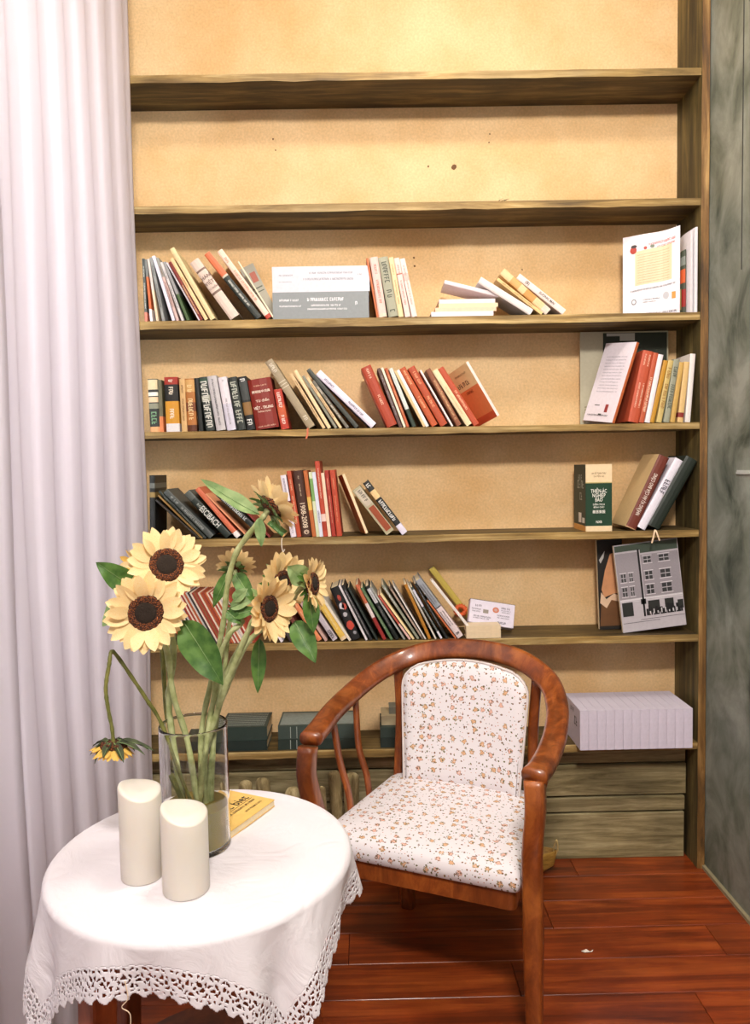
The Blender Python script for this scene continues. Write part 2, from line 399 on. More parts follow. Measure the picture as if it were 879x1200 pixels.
def row(shelf, base, entries, crop=(0, 0, 1), right=False, group=None, Yf=YF0, start=None, cat='book', snap=.0015, fit=True):
    """entries: (contact_x, top_x, top_y, thickness_px, colour, label, options) in crop pixels"""
    ox, oy, sc = crop; prev = start; Z0 = SH[shelf] + .0004; out = []
    seq = entries
    def plan(fs):
        pv_ = start; worst = 0
        for e in seq:
            op = e[6] if len(e) > 6 else {}
            bx, tx, ty, t = ox+e[0]/sc, ox+e[1]/sc, oy+e[2]/sc, e[3]
            B = onY(bx, oy+base/sc, Yf); P = onY(tx, ty, Yf); H = op.get('H') or sqrt((P.x-B.x)**2+(P.z-Z0)**2); ang = atan2(P.x-B.x, P.z-Z0)
            T = t/sc/342.5*fs; x0 = 0 if ang <= 0 else -T; X = B.x; poly = rect_poly(X, Z0, ang, T, H, x0)
            if pv_ is not None:
                s_ = touch(pv_, poly)
                if s_ > 0: X += s_+.0005; poly = rect_poly(X, Z0, ang, T, H, x0)
            pv_ = (pv_ if pv_ and isinstance(pv_[0], list) else ([pv_] if pv_ else []))[-3:]+[poly]; worst = max(worst, X-B.x)
        return worst
    fs = 1.0
    if fit:
        while fs > .62 and plan(fs) > .008: fs -= .03
    for e in seq:
        bx, tx, ty, t, c, label = e[:6]; op = e[6] if len(e) > 6 else {}
        bx, tx, ty = ox+bx/sc, ox+tx/sc, oy+ty/sc
        T = t/sc/342.5*fs; yf = op.get('Y', Yf) + random.uniform(0, .004)
        B = onY(bx, oy+base/sc, yf); P = onY(tx, ty, yf)
        H = op.get('H') or sqrt((P.x-B.x)**2 + (P.z-Z0)**2)
        ang = atan2(P.x-B.x, P.z-Z0)
        if abs(ang) < .004: ang = 0
        x0 = 0 if ang <= 0 else -T
        X = B.x if not right else B.x
        poly = rect_poly(X, Z0, ang, T, H, x0)
        if prev is not None and not op.get('free'):
            s_ = touch(prev, poly)
            if s_ > -snap: X += s_ + .0005; poly = rect_poly(X, Z0, ang, T, H, x0)
        prev = (prev if prev and isinstance(prev[0], list) else ([prev] if prev else []))[-3:]+[poly]
        hard = op.get('hard', T > .026)
        r = thing(op.get('name', 'book'), label, op.get('cat', cat), (X, yf, Z0), (0, ang, 0), op.get('group', group))
        W = op.get('W') or min(.17, max(.11, H*.68 + random.uniform(-.008, .008)))
        book_parts(r, T, W, H, c, op.get('bands', ()), hard, x0=x0)
        BSEED[0] += 3
        if op.get('ink'): spine_print(r, T, H, op['ink'], BSEED[0], x0, op.get('spans', ((.12, .3), (.38, .8))), op.get('size', .42), op.get('twice', False))
        for q in op.get('text', ()):       # (string, frac height, size m, ink, 'v' or 'h', width)
            s, f, size, ink, d, wd = q
            xd, yd = ((0, 0, -1), (1, 0, 0)) if d == 'v' else ((1, 0, 0), (0, 0, 1))
            text(s, size, paint(ink, .5, .02), r, (x0+T/2, -.0006, H*f), xd, yd, 'spine_title', width=wd)
        if not op.get('free') and abs(X-B.x) > .012: print('DRIFT %.0fpx %s' % ((X-B.x)*342, label))
        out.append((r, poly, T, H, x0))
    return out, prev
W_ = (236, 230, 232); K = (24, 28, 26); CR = (232, 208, 164); RD = (176, 58, 34); OR = (214, 94, 48)
G1 = (165, 280, 9.767); G2 = (235, 280, 9.767)
o, pv = row(3, 940, [
 (45, 12, 225, 48, (64, 70, 66), 'dark patterned magazine at the very left of the third shelf beside the curtain', dict(bands=((.0, .15, (200, 120, 100)),), ink=(200, 200, 190))),
 (105, 40, 235, 42, OR, 'slim magazine with orange spine middle, second from the curtain on the third shelf', dict(bands=((0, .2, W_), (.72, 1, (110, 112, 108))))),
 (165, 60, 232, 45, (196, 186, 178), 'slim pale magazine with ochre edge, third from the curtain on the third shelf', dict(bands=((0, .5, (214, 190, 160)),))),
 (225, 80, 215, 50, (140, 142, 140), 'slim grey book just left of the lavender-white book on the third shelf', dict(ink=(80, 80, 80))),
 (322, 90, 200, 55, (224, 220, 236), 'lavender-white slim book in the left group on the third shelf', dict()),
 (385, 150, 222, 48, (206, 176, 170), 'slim book with grey top and pinkish spine in the left group of the third shelf', dict(bands=((.7, 1, (150, 150, 142)),), ink=(120, 70, 60))),
 (440, 195, 270, 45, (214, 208, 208), 'pale grey slim book left of the green-based book, third shelf', dict(ink=(90, 90, 100))),
 (500, 225, 268, 48, (150, 150, 152), 'grey slim book with green lower spine on the third shelf', dict(bands=((0, .45, (66, 92, 50)),))),
 (608, 232, 275, 26, (224, 216, 224), 'very thin white book left of the dark red spine on the third shelf', dict(ink=(80, 100, 90))),
 (642, 275, 272, 50, (142, 36, 26), 'dark red narrow book leaning on the third shelf', dict(ink=(230, 200, 150), spans=((.4, .9),))),
 (700, 298, 232, 66, (238, 200, 148), 'peach-cream book right of the dark red one on the third shelf', dict(ink=(190, 130, 80), spans=((.3, .5),))),
 (800, 330, 118, 90, (222, 202, 154), 'tall beige book rising above its neighbours, third shelf left group', dict(bands=((.93, 1, (236, 214, 160)),))),
], G1, group='books leaning at the left end of the third shelf')
DK = (92, 64, 52)
o2, pv = row(3, 940, [
 (345, -125, 282, 158, (214, 194, 180), 'thick tan-pink dictionary lettered HÁN VIỆT with dark bands, third shelf', dict(hard=True, start=pv,
   text=(('HÁN', .71, .017, (110, 84, 72), 'h', .034), ('VIỆT', .61, .017, (110, 84, 72), 'h', .034), ('TỪ ĐIỂN', .52, .008, (130, 96, 84), 'h', .034)),
   bands=((.815, .845, (120, 96, 84)), (.43, .465, (120, 96, 84))))),
 (640, 40, 185, 100, (34, 42, 36), 'black book with orange-red upper spine, third shelf', dict(hard=True, bands=((.66, 1, (232, 108, 70)), (.635, .66, (200, 190, 170))), ink=(226, 226, 216), spans=((.42, .82),), size=.3)),
 (760, 190, 150, 90, (238, 206, 186), 'pinkish white book leaning right of the black and orange one', dict(ink=(196, 130, 100), spans=((.1, .2), (.3, .75)), bands=((0, .05, (200, 60, 40)),))),
 (815, 400, 262, 22, (232, 216, 186), 'very thin cream booklet leaning on the pinkish white book, third shelf', {}),
], G2, group='books leaning at the left end of the third shelf', start=pv)
# forward-facing grey magazine behind
def panel(name, label, cat, shelf, px, py, w_px, h_px, ang, Y, c, T=.004, prints=(), group=None, part='cover', tilt=0, zoff=0, ppm=None):
    """thin magazine standing with its front cover to the room; px,py is the lower left corner"""
    ppm = ppm or FPX/Y; w_, h_ = w_px/ppm, h_px/ppm
    B = onY(px, py, Y); Z = SH[shelf] + .0006 + zoff
    if ang > 0: Z += w_*sin(ang)
    r = thing(name, label, cat, (B.x, Y, Z), (tilt, ang, 0), group)
    g = G(); g.bevbox((0, 0, 0), (w_, .0008, h_), .0002); fixn(g.mk(part, col(c), r))
    g = G(); g.box((.001, .001, .001), (w_-.001, T, h_-.001)); g.mk('pages', PAGE, r)
    for k, (nm, cc, qs) in enumerate(prints):
        g = G()
        for x0, z0, x1, z1 in qs: g.quad([(x0*w_, -.0003-.0002*k, z0*h_), (x1*w_, -.0003-.0002*k, z0*h_), (x1*w_, -.0003-.0002*k, z1*h_), (x0*w_, -.0003-.0002*k, z1*h_)])
        g.mk(nm, paint(cc, .5, .05), r)
    return r, w_, h_
def blob(r, pts, c, name, y=-.0009):
    g = G(); V = [(x, y, z) for x, z in pts]; g.add(V, [tuple(range(len(V)))]); return g.mk(name, paint(c, .5, .12, 40), r)
panel('magazine', 'grey magazine with a round red emblem facing forward behind the leaning books, third shelf', 'magazine', 3, 315, 376, 17, 75, -.44, 2.78, (168, 166, 152),
      prints=(('cover_print', (176, 96, 78), [(.45, .72, .85, .88)]), ('caption', (90, 96, 84), [(.2, .62, .9, .64), (.2, .56, .9, .575), (.5, .1, .8, .13)])))
# two big volumes lying flat
def flat_book(label, shelf, x0, x1, y0, y1, c, Y, D, z, name='book', group=None, ink=None, lines=(), text_=(), tilt=0, pattern=None, pagec=None, cat='book'):
    ppm = FPX/Y; A = onY(x0, y1, Y); w_ = (x1-x0)/ppm; h_ = (y1-y0)/ppm
    r = thing(name, label, cat, (A.x, Y, z), (0, tilt, 0), group)
    ct = min(.003, h_*.15); g = G()
    g.add([(0, 0, 0), (w_, 0, 0), (w_, 0, h_), (0, 0, h_), (0, D, 0), (w_, D, 0), (w_, D, h_), (0, D, h_), (0, D, ct), (w_, D, ct), (w_, D, h_-ct), (0, D, h_-ct), (0, ct, ct), (w_, ct, ct), (w_, ct, h_-ct), (0, ct, h_-ct)],
          [(0, 1, 2, 3), (0, 4, 5, 1), (3, 2, 6, 7), (4, 8, 9, 5), (11, 7, 6, 10), (12, 13, 9, 8), (15, 11, 10, 14), (12, 15, 14, 13), (0, 12, 8, 4), (0, 3, 15, 12), (3, 7, 11, 15), (1, 5, 9, 13), (1, 13, 14, 2), (2, 14, 10, 6)])
    fixn(g.mk('cover', col(c), r))
    p = G(); p.box((.003, ct+.0004, ct+.0001), (w_-.003, D-.003, h_-ct-.0001)); p.mk('pages', pagec or PAGE, r)
    Q = []
    for a, b, f, sz in lines: Q += strokes((b-a)*w_, sz, (a*w_, -.0005, f*h_), (1, 0, 0), (0, 0, 1), int(a*100+f*1000)+int(w_*999))
    if Q: quads('spine_lettering', Q, paint(ink, .5, .02), r)
    return r, w_, h_, D
z = SH[3]+.0004
r, w1, h1, _ = flat_book('dark grey thick volume lying flat, lower of the two on the third shelf', 3, 320, 431, 344, 374.5, (134, 140, 142), 2.608, .17, z, ink=(232, 232, 236), lines=((.07, .28, .7, .007), (.36, .76, .72, .011), (.07, .3, .48, .005), (.4, .72, .5, .006), (.36, .78, .36, .005), (.86, .9, .56, .012)))
flat_book('pale grey thick volume lying flat on top of the darker grey volume, third shelf', 3, 319.5, 431.5, 314.5, 343.5, (206, 206, 214), 2.61, .17, z+h1+.0006, ink=(140, 140, 150), lines=((.07, .22, .66, .005), (.38, .84, .74, .006), (.32, .84, .5, .007), (.07, .2, .4, .003), (.88, .93, .66, .005)))
G3 = (420, 290, 10.99)
vol_poly = [(onY(431.5, 376, YF0).x, SH[3]), (onY(431.5, 376, YF0).x+.001, SH[3]), (onY(431.5, 376, YF0).x+.001, SH[3]+.17), (onY(431.5, 376, YF0).x, SH[3]+.17)]
o, pv = row(3, 910, [
 (222, 85, 140, 26, (206, 96, 48), 'thin orange book leaning right beside the grey volumes, third shelf', dict()),
 (252, 130, 132, 104, (232, 194, 184), 'pale pink paperback with a red patch low on its spine, third shelf', dict(ink=(190, 110, 96), bands=((0, .06, (240, 200, 180)),), size=.3)),
 (368, 228, 134, 125, (160, 160, 138), 'sage green-grey paperback between the pink and cream ones, third shelf', dict(ink=(70, 74, 56), spans=((.05, .45), (.55, .72), (.88, .94)), size=.5)),
 (520, 385, 132, 62, (236, 206, 158), 'cream paperback right of the sage green one on the third shelf', dict(ink=(196, 140, 90), size=.25)),
 (598, 448, 142, 70, (236, 204, 196), 'blush paperback second from the right of its leaning group, third shelf', dict(ink=(190, 130, 120), size=.3, bands=((.72, .74, (200, 110, 90)),))),
 (690, 530, 150, 68, (240, 216, 208), 'off-white paperback at the right end of the middle leaning group, third shelf', dict(ink=(180, 140, 130), size=.25, bands=((.62, .75, (232, 186, 176)),))),
], G3, group='pale paperbacks leaning in the middle of the third shelf', start=vol_poly)
# pile lying flat and fanned books
zz = SH[3]+.0004
for k, (x0, x1, h, c, lab) in enumerate(((505.5, 577.5, 5.6, (240, 232, 236), 'white slim book at the bottom of the flat pile on the third shelf'),
        (510.5, 581, 4.8, (238, 198, 168), 'peach slim book, second from the bottom of the flat pile on the third shelf'),
        (514.5, 583, 4.6, (238, 214, 170), 'cream slim book, third from the bottom of the flat pile on the third shelf'),
        (515, 580, 4.8, (240, 218, 214), 'pink-white slim book on top of the flat pile on the third shelf'))):
    r, w2, h2, _ = flat_book(lab, 3, x0, x1, 0, h, c, 2.612+.002*k, .135, zz, group='flat pile of slim books on the third shelf')
    r.location.x = onY(x0, 370, 2.612).x; zz += h2 + .0004
def free_book(label, shelf, blx, bly, tlx, tly, T, c, W=.13, Y=2.61, zmin=None, group=None, ink=None, text_=None, bands=(), spans=((.12, .3), (.38, .8)), size=.4, hard=False, yaw=0, cat='book'):
    """book placed by the lower-left and upper-left corner of its spine"""
    B = onY(blx, bly, Y); P = onY(tlx, tly, Y); H = sqrt((P.x-B.x)**2+(P.z-B.z)**2); ang = atan2(P.x-B.x, P.z-B.z)
    z = B.z if zmin is None else zmin
    r = thing('book', label, cat, (B.x, Y, z), (0, 0, 0), group)
    r.rotation_euler = (Matrix.Rotation(ang, 3, 'Y') @ Matrix.Rotation(yaw, 3, 'Z')).to_euler()
    t = T/342.5; book_parts(r, t, W, H, c, bands, hard)
    BSEED[0] += 3
    if ink: spine_print(r, t, H, ink, BSEED[0], 0, spans, size)
    if text_: text(text_[0], text_[1], paint(text_[2], .5, .02), r, (t/2, -.0006, H*text_[3]), (0, 0, -1), (1, 0, 0), 'spine_title', width=text_[4])
    return r, t, H
FG = 'books fanned out over the flat pile on the third shelf'
o, pv = row(3, 367, [
 (621, 560, 331, 9, (226, 218, 214), 'pale grey-white book fanned against the cream ones, third shelf', dict(W=.13)),
 (633.5, 581, 328, 4, (228, 192, 130), 'thin cream book with brown edge in the fan on the third shelf', dict(W=.12, ink=(150, 100, 40), size=.3)),
 (645, 591, 321, 10, (232, 200, 150), 'curled cream book with ochre stains in the fan on the third shelf', dict(W=.13, bands=((.0, .12, (222, 206, 190)), (.3, .5, (206, 150, 80)), (.62, .8, (214, 166, 100))))),
 (662, 608, 326, 8, (240, 222, 214), 'white book with black lettering at the right end of the fan, third shelf', dict(W=.13, text=(('(B)', .80, .014, (50, 46, 50), 'v', None), ('SƯƠNG MAI', .38, .012, (50, 46, 50), 'v', None)))),
], group=FG, snap=.03)
free_book('pale lavender-white book resting slanted on the flat pile, third shelf', 3, 584, 348, 520.5, 332.5, 4.5, (226, 218, 222), .13, 2.622, group=FG)
# magazines at the right end of shelf three
def magazine(label, xs, Y0, zt, zb, c, prints=None, name='magazine', part='cover', nx=10, shelf=3):
    """standing magazine whose cover bends: xs is a polyline of (x, y) on plan"""
    P = catmull([(a, b, 0) for a, b in xs], 6); n = len(P); base = Vector((P[0].x, P[0].y, SH[shelf]+.0006))
    r = thing(name, label, 'magazine', base)
    V = []; F = []; L = [0]
    for i in range(1, n): L.append(L[-1]+(P[i]-P[i-1]).length)
    th = .0035
    for i, p in enumerate(P):
        f = L[i]/L[-1]; z1 = zt(f); t = (P[min(i+1, n-1)]-P[max(0, i-1)]).normalized(); nn = Vector((t.y, -t.x, 0))
        q = p - base; q.z = 0
        V += [q + Vector((0, 0, zb(f))), q + Vector((0, 0, z1)), q - nn*th + Vector((0, 0, z1)), q - nn*th + Vector((0, 0, zb(f)))]
    for i in range(n-1):
        for j in range(4): F.append((i*4+j, i*4+4+j, i*4+4+(j+1) % 4, i*4+(j+1) % 4))
    F += [(0, 1, 2, 3), tuple((n-1)*4+j for j in (3, 2, 1, 0))]
    fixn(mk(part, V, F, col(c), r))
    def at(f, h, off=.0005):
        s = f*L[-1]
        i = max(k for k in range(n-1) if L[k] <= s+1e-9); u = (s-L[i])/(L[i+1]-L[i])
        t = (P[i+1]-P[i]).normalized(); nn = Vector((t.y, -t.x, 0)); p = P[i].lerp(P[i+1], u) - base; p.z = 0
        return p + nn*off + Vector((0, 0, zb(f)+(zt(f)-zb(f))*h))
    return r, at
def patch(r, at, c, name, f0, f1, h0, h1, k=8, off=.0006, slope=0):
    V = []; F = []
    for i in range(k+1):
        f = f0+(f1-f0)*i/k
        V += [at(f, h0+slope*(f-f0), off), at(f, h1+slope*(f-f0), off)]
    F = [(2*i, 2*i+2, 2*i+3, 2*i+1) for i in range(k)]
    return mk(name, V, F, paint(c, .5, .05), r)
def mprint(r, at, c, name, f0, f1, h, size, slope=0, seed=1, off=.001):
    """small lettering following the bent page"""
    L = 1.0; Q = []
    for q in strokes(f1-f0, size, (f0, 0, h), (1, 0, 0), (0, 0, 1), seed):
        Q.append([at(min(.999, v.x), v.z+slope*(v.x-f0), off) for v in q])
    return Q
A = onY(730, 362, 2.70); B_ = onY(790, 361, 2.63); C_ = onY(803, 361, 2.615)
H0 = onY(730, 279, 2.70).z-SH[3]; H1 = onY(803, 264, 2.615).z-SH[3]
mg, at = magazine('white magazine with a peach text panel standing open, right end of third shelf', [(A.x, A.y), (A.x+.06, A.y-.035), (A.x+.12, A.y-.052), (A.x+.165, A.y-.085)], 0, lambda f: H0+(H1-H0)*(f**2.2), lambda f: 0, (238, 232, 238))
patch(mg, at, (240, 206, 168), 'text_panel', .22, .86, .38, .80, slope=.05)
Q = []
for k in range(12): Q += mprint(mg, at, None, '', .26, .82, .41+.031*k, .007, .05, 30+k)
quads('body_text', Q, paint((168, 110, 70), .6), mg)
Q = mprint(mg, at, None, '', .46, .93, .865, .030, .05, 3) + mprint(mg, at, None, '', .60, .93, .825, .022, .05, 5)
quads('headline', Q, paint((186, 60, 40), .5), mg)
Q = mprint(mg, at, None, '', .14, .93, .315, .02, .06, 7) + mprint(mg, at, None, '', .36, .66, .20, .016, .03, 8) + mprint(mg, at, None, '', .36, .60, .17, .013, .03, 9) + mprint(mg, at, None, '', .1, .98, .02, .025, .02, 11)
quads('small_print', Q, paint((60, 60, 70), .5), mg)
def disc_print(r, at, f, h, rf, rh, c, name, off=.0012):
    V = [at(f, h, off)] + [at(f+rf*cos(a*pi/6), h+rh*sin(a*pi/6), off) for a in range(12)]
    return mk(name, V, [(0, 1+a, 1+(a+1) % 12) for a in range(12)], paint(c, .5, .1), r)
disc_print(mg, at, .19, .82, .06, .045, (176, 56, 40), 'emblem'); disc_print(mg, at, .20, .865, .055, .02, (60, 50, 50), 'emblem_cap', .0014)
disc_print(mg, at, .40, .83, .03, .02, (176, 56, 40), 'small_emblem'); disc_print(mg, at, .52, .84, .04, .02, (120, 130, 110), 'small_emblem')
disc_print(mg, at, .20, .185, .045, .035, (120, 120, 124), 'seal'); disc_print(mg, at, .20, .185, .03, .024, (236, 230, 236), 'seal_centre', .0014); disc_print(mg, at, .76, .23, .055, .045, (190, 190, 196), 'seal')
patch(mg, at, (214, 150, 70), 'stamp', .86, .93, .18, .26)
A2 = onY(797, 362, 2.625); Dx = onY(819, 362, 2.612)
m2, at2 = magazine('colourful magazine spine of orange and red pictures wedged in the open white one, third shelf', [(A2.x+.000, A2.y+.02), (A2.x+.012, A2.y+.0), (A2.x+.020, A2.y+.0)], 0, lambda f: .205+.01*f, lambda f: .001, (66, 74, 60))
patch(m2, at2, (204, 90, 44), 'picture', .1, .9, .48, .70); patch(m2, at2, (150, 34, 30), 'picture', .5, .98, .10, .38); patch(m2, at2, (180, 160, 90), 'picture', .05, .45, .06, .4); patch(m2, at2, (126, 132, 126), 'picture', .1, .9, .76, .9)
for k, (dx, sw, hh, c, lab) in enumerate(((.030, .012, .262, (226, 222, 226), 'white magazine left of the one pressed to the right upright, third shelf'),
                             (.046, .010, .272, (232, 230, 234), 'white magazine pressed against the right upright on the third shelf'))):
    m3, at3 = magazine(lab, [(A2.x+dx-.004, 2.74), (A2.x+dx-.009, 2.66), (A2.x+dx-.002, 2.612), (A2.x+dx+.006, 2.609)], 0, lambda f, hh=hh: hh+.012*f, lambda f: .0, c)

# ------------------------------------------------------------------ fourth shelf
H1_ = (165, 435, 9.767); H2_ = (250, 435, 8.79); H3_ = (310, 415, 6.279)
o, pv = row(4, 705, [
 (108, 72, 90, 108, (36, 38, 34), 'thick black book with cream picture spine next to the curtain, fourth shelf', dict(bands=((.80, .985, (206, 190, 150)), (.56, .66, (214, 186, 150)), (.68, .75, (220, 216, 200)), (0, .10, (206, 150, 100)), (.44, .54, (128, 128, 108))), ink=(110, 150, 110), spans=((.62, .9),), size=.55)),
 (222, 196, 100, 40, (96, 92, 66), 'slim olive book beside the thick black cream-pictured one, fourth shelf', dict(bands=((0, .3, (204, 120, 70)),))),
 (292, 262, 68, 150, (206, 146, 42), 'mustard spined book with red top and white base label, fourth shelf', dict(bands=((.865, 1, (178, 44, 30)), (.56, .865, (26, 24, 22)), (0, .15, (224, 220, 222))), ink=(232, 220, 200), spans=((.05, .1), (.18, .40), (.58, .8)), size=.32)),
 (470, 436, 88, 62, (214, 176, 120), 'cream slim book right of the mustard one, fourth shelf', dict(ink=(120, 70, 30), size=.3)),
 (535, 498, 86, 105, (176, 112, 54), 'brown and gold patterned book on the fourth shelf', dict(bands=((0, .12, (90, 46, 22)), (.38, .55, (120, 66, 36)), (.75, .98, (206, 160, 96))), ink=(236, 206, 150), size=.5)),
 (668, 612, 80, 50, K, 'narrow black book right of the brown and gold one, fourth shelf', dict()),
 (745, 655, 72, 95, (48, 56, 52), 'black and white photographic spined book, fourth shelf', dict(ink=(210, 210, 200), spans=((.08, .95),), size=.75, bands=((.55, .66, (160, 160, 146)), (.9, .97, (40, 70, 52))))),
 (862, 750, 62, 105, (190, 186, 188), 'light grey book with black speckled lettering on the fourth shelf', dict(ink=(90, 88, 92), spans=((.06, .92),), size=.2)),
], H1_, group='upright books at the left of the fourth shelf')
o, pv = row(4, 622, [
 (145, 45, 68, 88, (222, 214, 220), 'white book with faint grey lower half, fourth shelf', dict(ink=(150, 148, 152), spans=((.05, .1), (.4, .9)), size=.2, bands=((0, .5, (206, 202, 216)),))),
 (250, 148, 68, 88, (40, 46, 42), 'black book with a pale etched picture spine, fourth shelf', dict(ink=(180, 184, 170), spans=((.05, .9),), size=.65)),
 (348, 250, 62, 84, (20, 22, 22), 'black book with copper strip left of the red dictionary, fourth shelf', dict(bands=((.28, .52, (150, 96, 50)), (.56, .92, (58, 62, 60)), (.56, .6, (150, 150, 146))), ink=(220, 220, 216), spans=((.04, .1), (.8, .95)), size=.6)),
 (440, 348, 95, 238, (142, 34, 22), 'thick red dictionary lettered VIỆT - TRUNG on the fourth shelf', dict(hard=True, ink=(226, 180, 150), spans=(),
     text=(('TỰ ĐIỂN CỤM TỪ', .86, .005, (232, 190, 160), 'h', .045), ('简明越中词典', .74, .010, (240, 220, 200), 'h', .062), ('Từ điển', .56, .011, (240, 220, 200), 'h', .045), ('VIỆT - TRUNG', .42, .013, (246, 232, 214), 'h', .066), ('THÔNG DỤNG', .345, .007, (240, 214, 190), 'h', .044), ('NHÀ XUẤT BẢN', .05, .005, (236, 200, 170), 'h', .06)))),
 (700, 620, 192, 82, (196, 52, 34), 'small bright red book right of the red dictionary, fourth shelf', dict(ink=(240, 220, 206), bands=((.28, .60, (214, 84, 48)),), spans=((.08, .5), (.65, .9)), size=.4)),
], H2_, group='upright books at the left of the fourth shelf', start=pv)
o, pv = row(4, 560, [
 (322, 5, 62, 80, (158, 142, 114), 'tall taupe hardback leaning on the fourth shelf', dict(hard=True, ink=(214, 204, 184), spans=((.05, .2), (.83, .9)), size=.5, bands=((.60, .61, (206, 196, 172)), (.64, .65, (206, 196, 172)), (.68, .69, (206, 196, 172))))),
 (430, 185, 150, 30, (212, 180, 132), 'thin ochre-edged booklet right of the taupe hardback', dict(ink=(120, 80, 40), size=.3)),
 (468, 215, 126, 34, (234, 206, 160), 'thin cream booklet leaning, second right of the taupe hardback', dict()),
 (520, 275, 165, 26, (128, 128, 112), 'thin grey-green booklet leaning on the fourth shelf', dict()),
 (548, 300, 178, 26, (230, 198, 150), 'thin cream booklet with speckled spine on the fourth shelf', dict(ink=(120, 80, 50), size=.4)),
 (590, 335, 205, 30, (108, 104, 92), 'thin brown-grey speckled booklet leaning on the fourth shelf', dict(ink=(220, 210, 190), size=.5)),
 (660, 300, 122, 42, (62, 66, 60), 'charcoal glossy book under the white leaning book, fourth shelf', dict()),
 (772, 362, 152, 70, (228, 222, 236), 'white leaning book with grey lettering, middle of the fourth shelf', dict(ink=(104, 98, 120), spans=((.12, .3), (.55, .82)), size=.32)),
], H3_, group='books leaning in the middle of the fourth shelf', start=pv)
H4_ = (420, 415, 9.767); H5_ = (500, 415, 9.767)
o, pv = row(4, 855, [
 (335, 30, 165, 118, (186, 62, 36), 'thick red-orange book leading the leaning red group on the fourth shelf', dict(hard=True, ink=(240, 200, 170), spans=((.04, .2), (.48, .68)), size=.22)),
 (470, 215, 168, 34, (92, 66, 60), 'dark brown book with grey lettering behind the thick red one, fourth shelf', dict(ink=(150, 140, 140), size=.5)),
 (520, 258, 160, 26, (240, 222, 196), 'thin cream spine right of the dark brown book, fourth shelf', dict()),
 (555, 300, 165, 30, (200, 84, 46), 'thin orange spine among the red group on the fourth shelf', dict(ink=(240, 190, 140), size=.3)),
 (620, 348, 170, 44, (206, 214, 208), 'white-green glossy book with dark base, fourth shelf', dict(bands=((0, .3, (40, 56, 44)),))),
 (740, 400, 192, 26, (224, 190, 140), 'thin tan book in the red group on the fourth shelf', dict()),
 (772, 432, 190, 34, (236, 230, 226), 'slim white book between tan and orange-red spines, fourth shelf', dict()),
 (845, 470, 175, 72, (206, 82, 42), 'bright orange-red book, fourth shelf, right of the slim white one', dict(hard=True, ink=(246, 190, 140), spans=((.05, .3), (.5, .7)), size=.3)),
], H4_, group='red and cream books leaning on the fourth shelf')
o, pv = row(4, 850, [
 (165, -215, 170, 84, (196, 72, 40), 'dark orange book, second of the two broad orange spines, fourth shelf', dict(hard=True, ink=(246, 180, 130), spans=((.08, .3), (.5, .7)), size=.3)),
 (288, -80, 188, 20, (232, 220, 216), 'very thin white booklet between orange and brown books, fourth shelf', {}),
 (350, -10, 185, 56, (138, 82, 54), 'brown book with cream lettering in the red group, fourth shelf', dict(ink=(226, 180, 130), spans=((.2, .9),), size=.4)),
 (440, 45, 200, 66, (230, 214, 172), 'cream book near the right of the red group, fourth shelf', dict(ink=(200, 176, 130), size=.2, spans=((.3, .8),))),
 (535, 122, 175, 68, (202, 74, 44), 'orange-red book next to the open-faced orange and cream one', dict(hard=True, ink=(244, 190, 150), spans=((.4, .75),), size=.35)),
], H5_, group='red and cream books leaning on the fourth shelf', start=pv)
# book turned so that its cover faces the room
def turned(label, shelf, X, Y, ang, yaw, T, W, H, c, spine_c, zoff=0, cov=(), lets=(), hard=False, group=None, name='book'):
    """spine at local y=0 on the right, front cover on the local -x side turned towards the room"""
    RM = Matrix.Rotation(ang, 3, 'Y') @ Matrix.Rotation(yaw, 3, 'Z')
    low = min((RM @ Vector((x, y, 0)) for x in (-.001, T) for y in (0, W)), key=lambda v: v.z)
    r = thing(name, label, 'book', (X-low.x, Y, SH[shelf]+.0006-low.z), (0, 0, 0), group)
    r.rotation_euler = RM.to_euler()
    book_parts(r, T, W, H, spine_c, (), hard, rounded=.0008)
    g = G(); g.box((-.0006, .001, 0), (-.0001, W, H)); g.mk('front_cover', col(c), r)
    for cc, qs in cov:
        g = G()
        for a0, h0, a1, h1 in qs: g.quad([(-.001, W*(1-a0), H*h0), (-.001, W*(1-a1), H*h0), (-.001, W*(1-a1), H*h1), (-.001, W*(1-a0), H*h1)])
        g.mk('cover_print', paint(cc, .5, .12, 50), r)
    Q = []
    for k, (a0, a1, h, sz, ink) in enumerate(lets):
        quads('cover_lettering', strokes((a1-a0)*W, sz, (-.0014, W*(1-a0), H*h), (0, -1, 0), (0, 0, 1), 50+k), paint(ink, .5, .02), r)
    return r
p1 = pv[-1]
X = max(edge_x(p1, z_, 1) for z_ in (p1[1][1]+1e-4,)) + .004
turned('paperback with cream and orange cover turned outward at the red group end, fourth shelf', 4, X+.003, 2.612, -.52, .50, .011, .135, .212, (226, 130, 76), (240, 222, 216), cov=((( 236, 208, 150), [(.0, .62, 1, 1)]), ((206, 84, 48), [(0, 0, 1, .12)])), lets=((.2, .75, .72, .016, (80, 50, 34)), (.3, .8, .88, .006, (150, 120, 80)), (.4, .7, .56, .009, (150, 70, 40))))
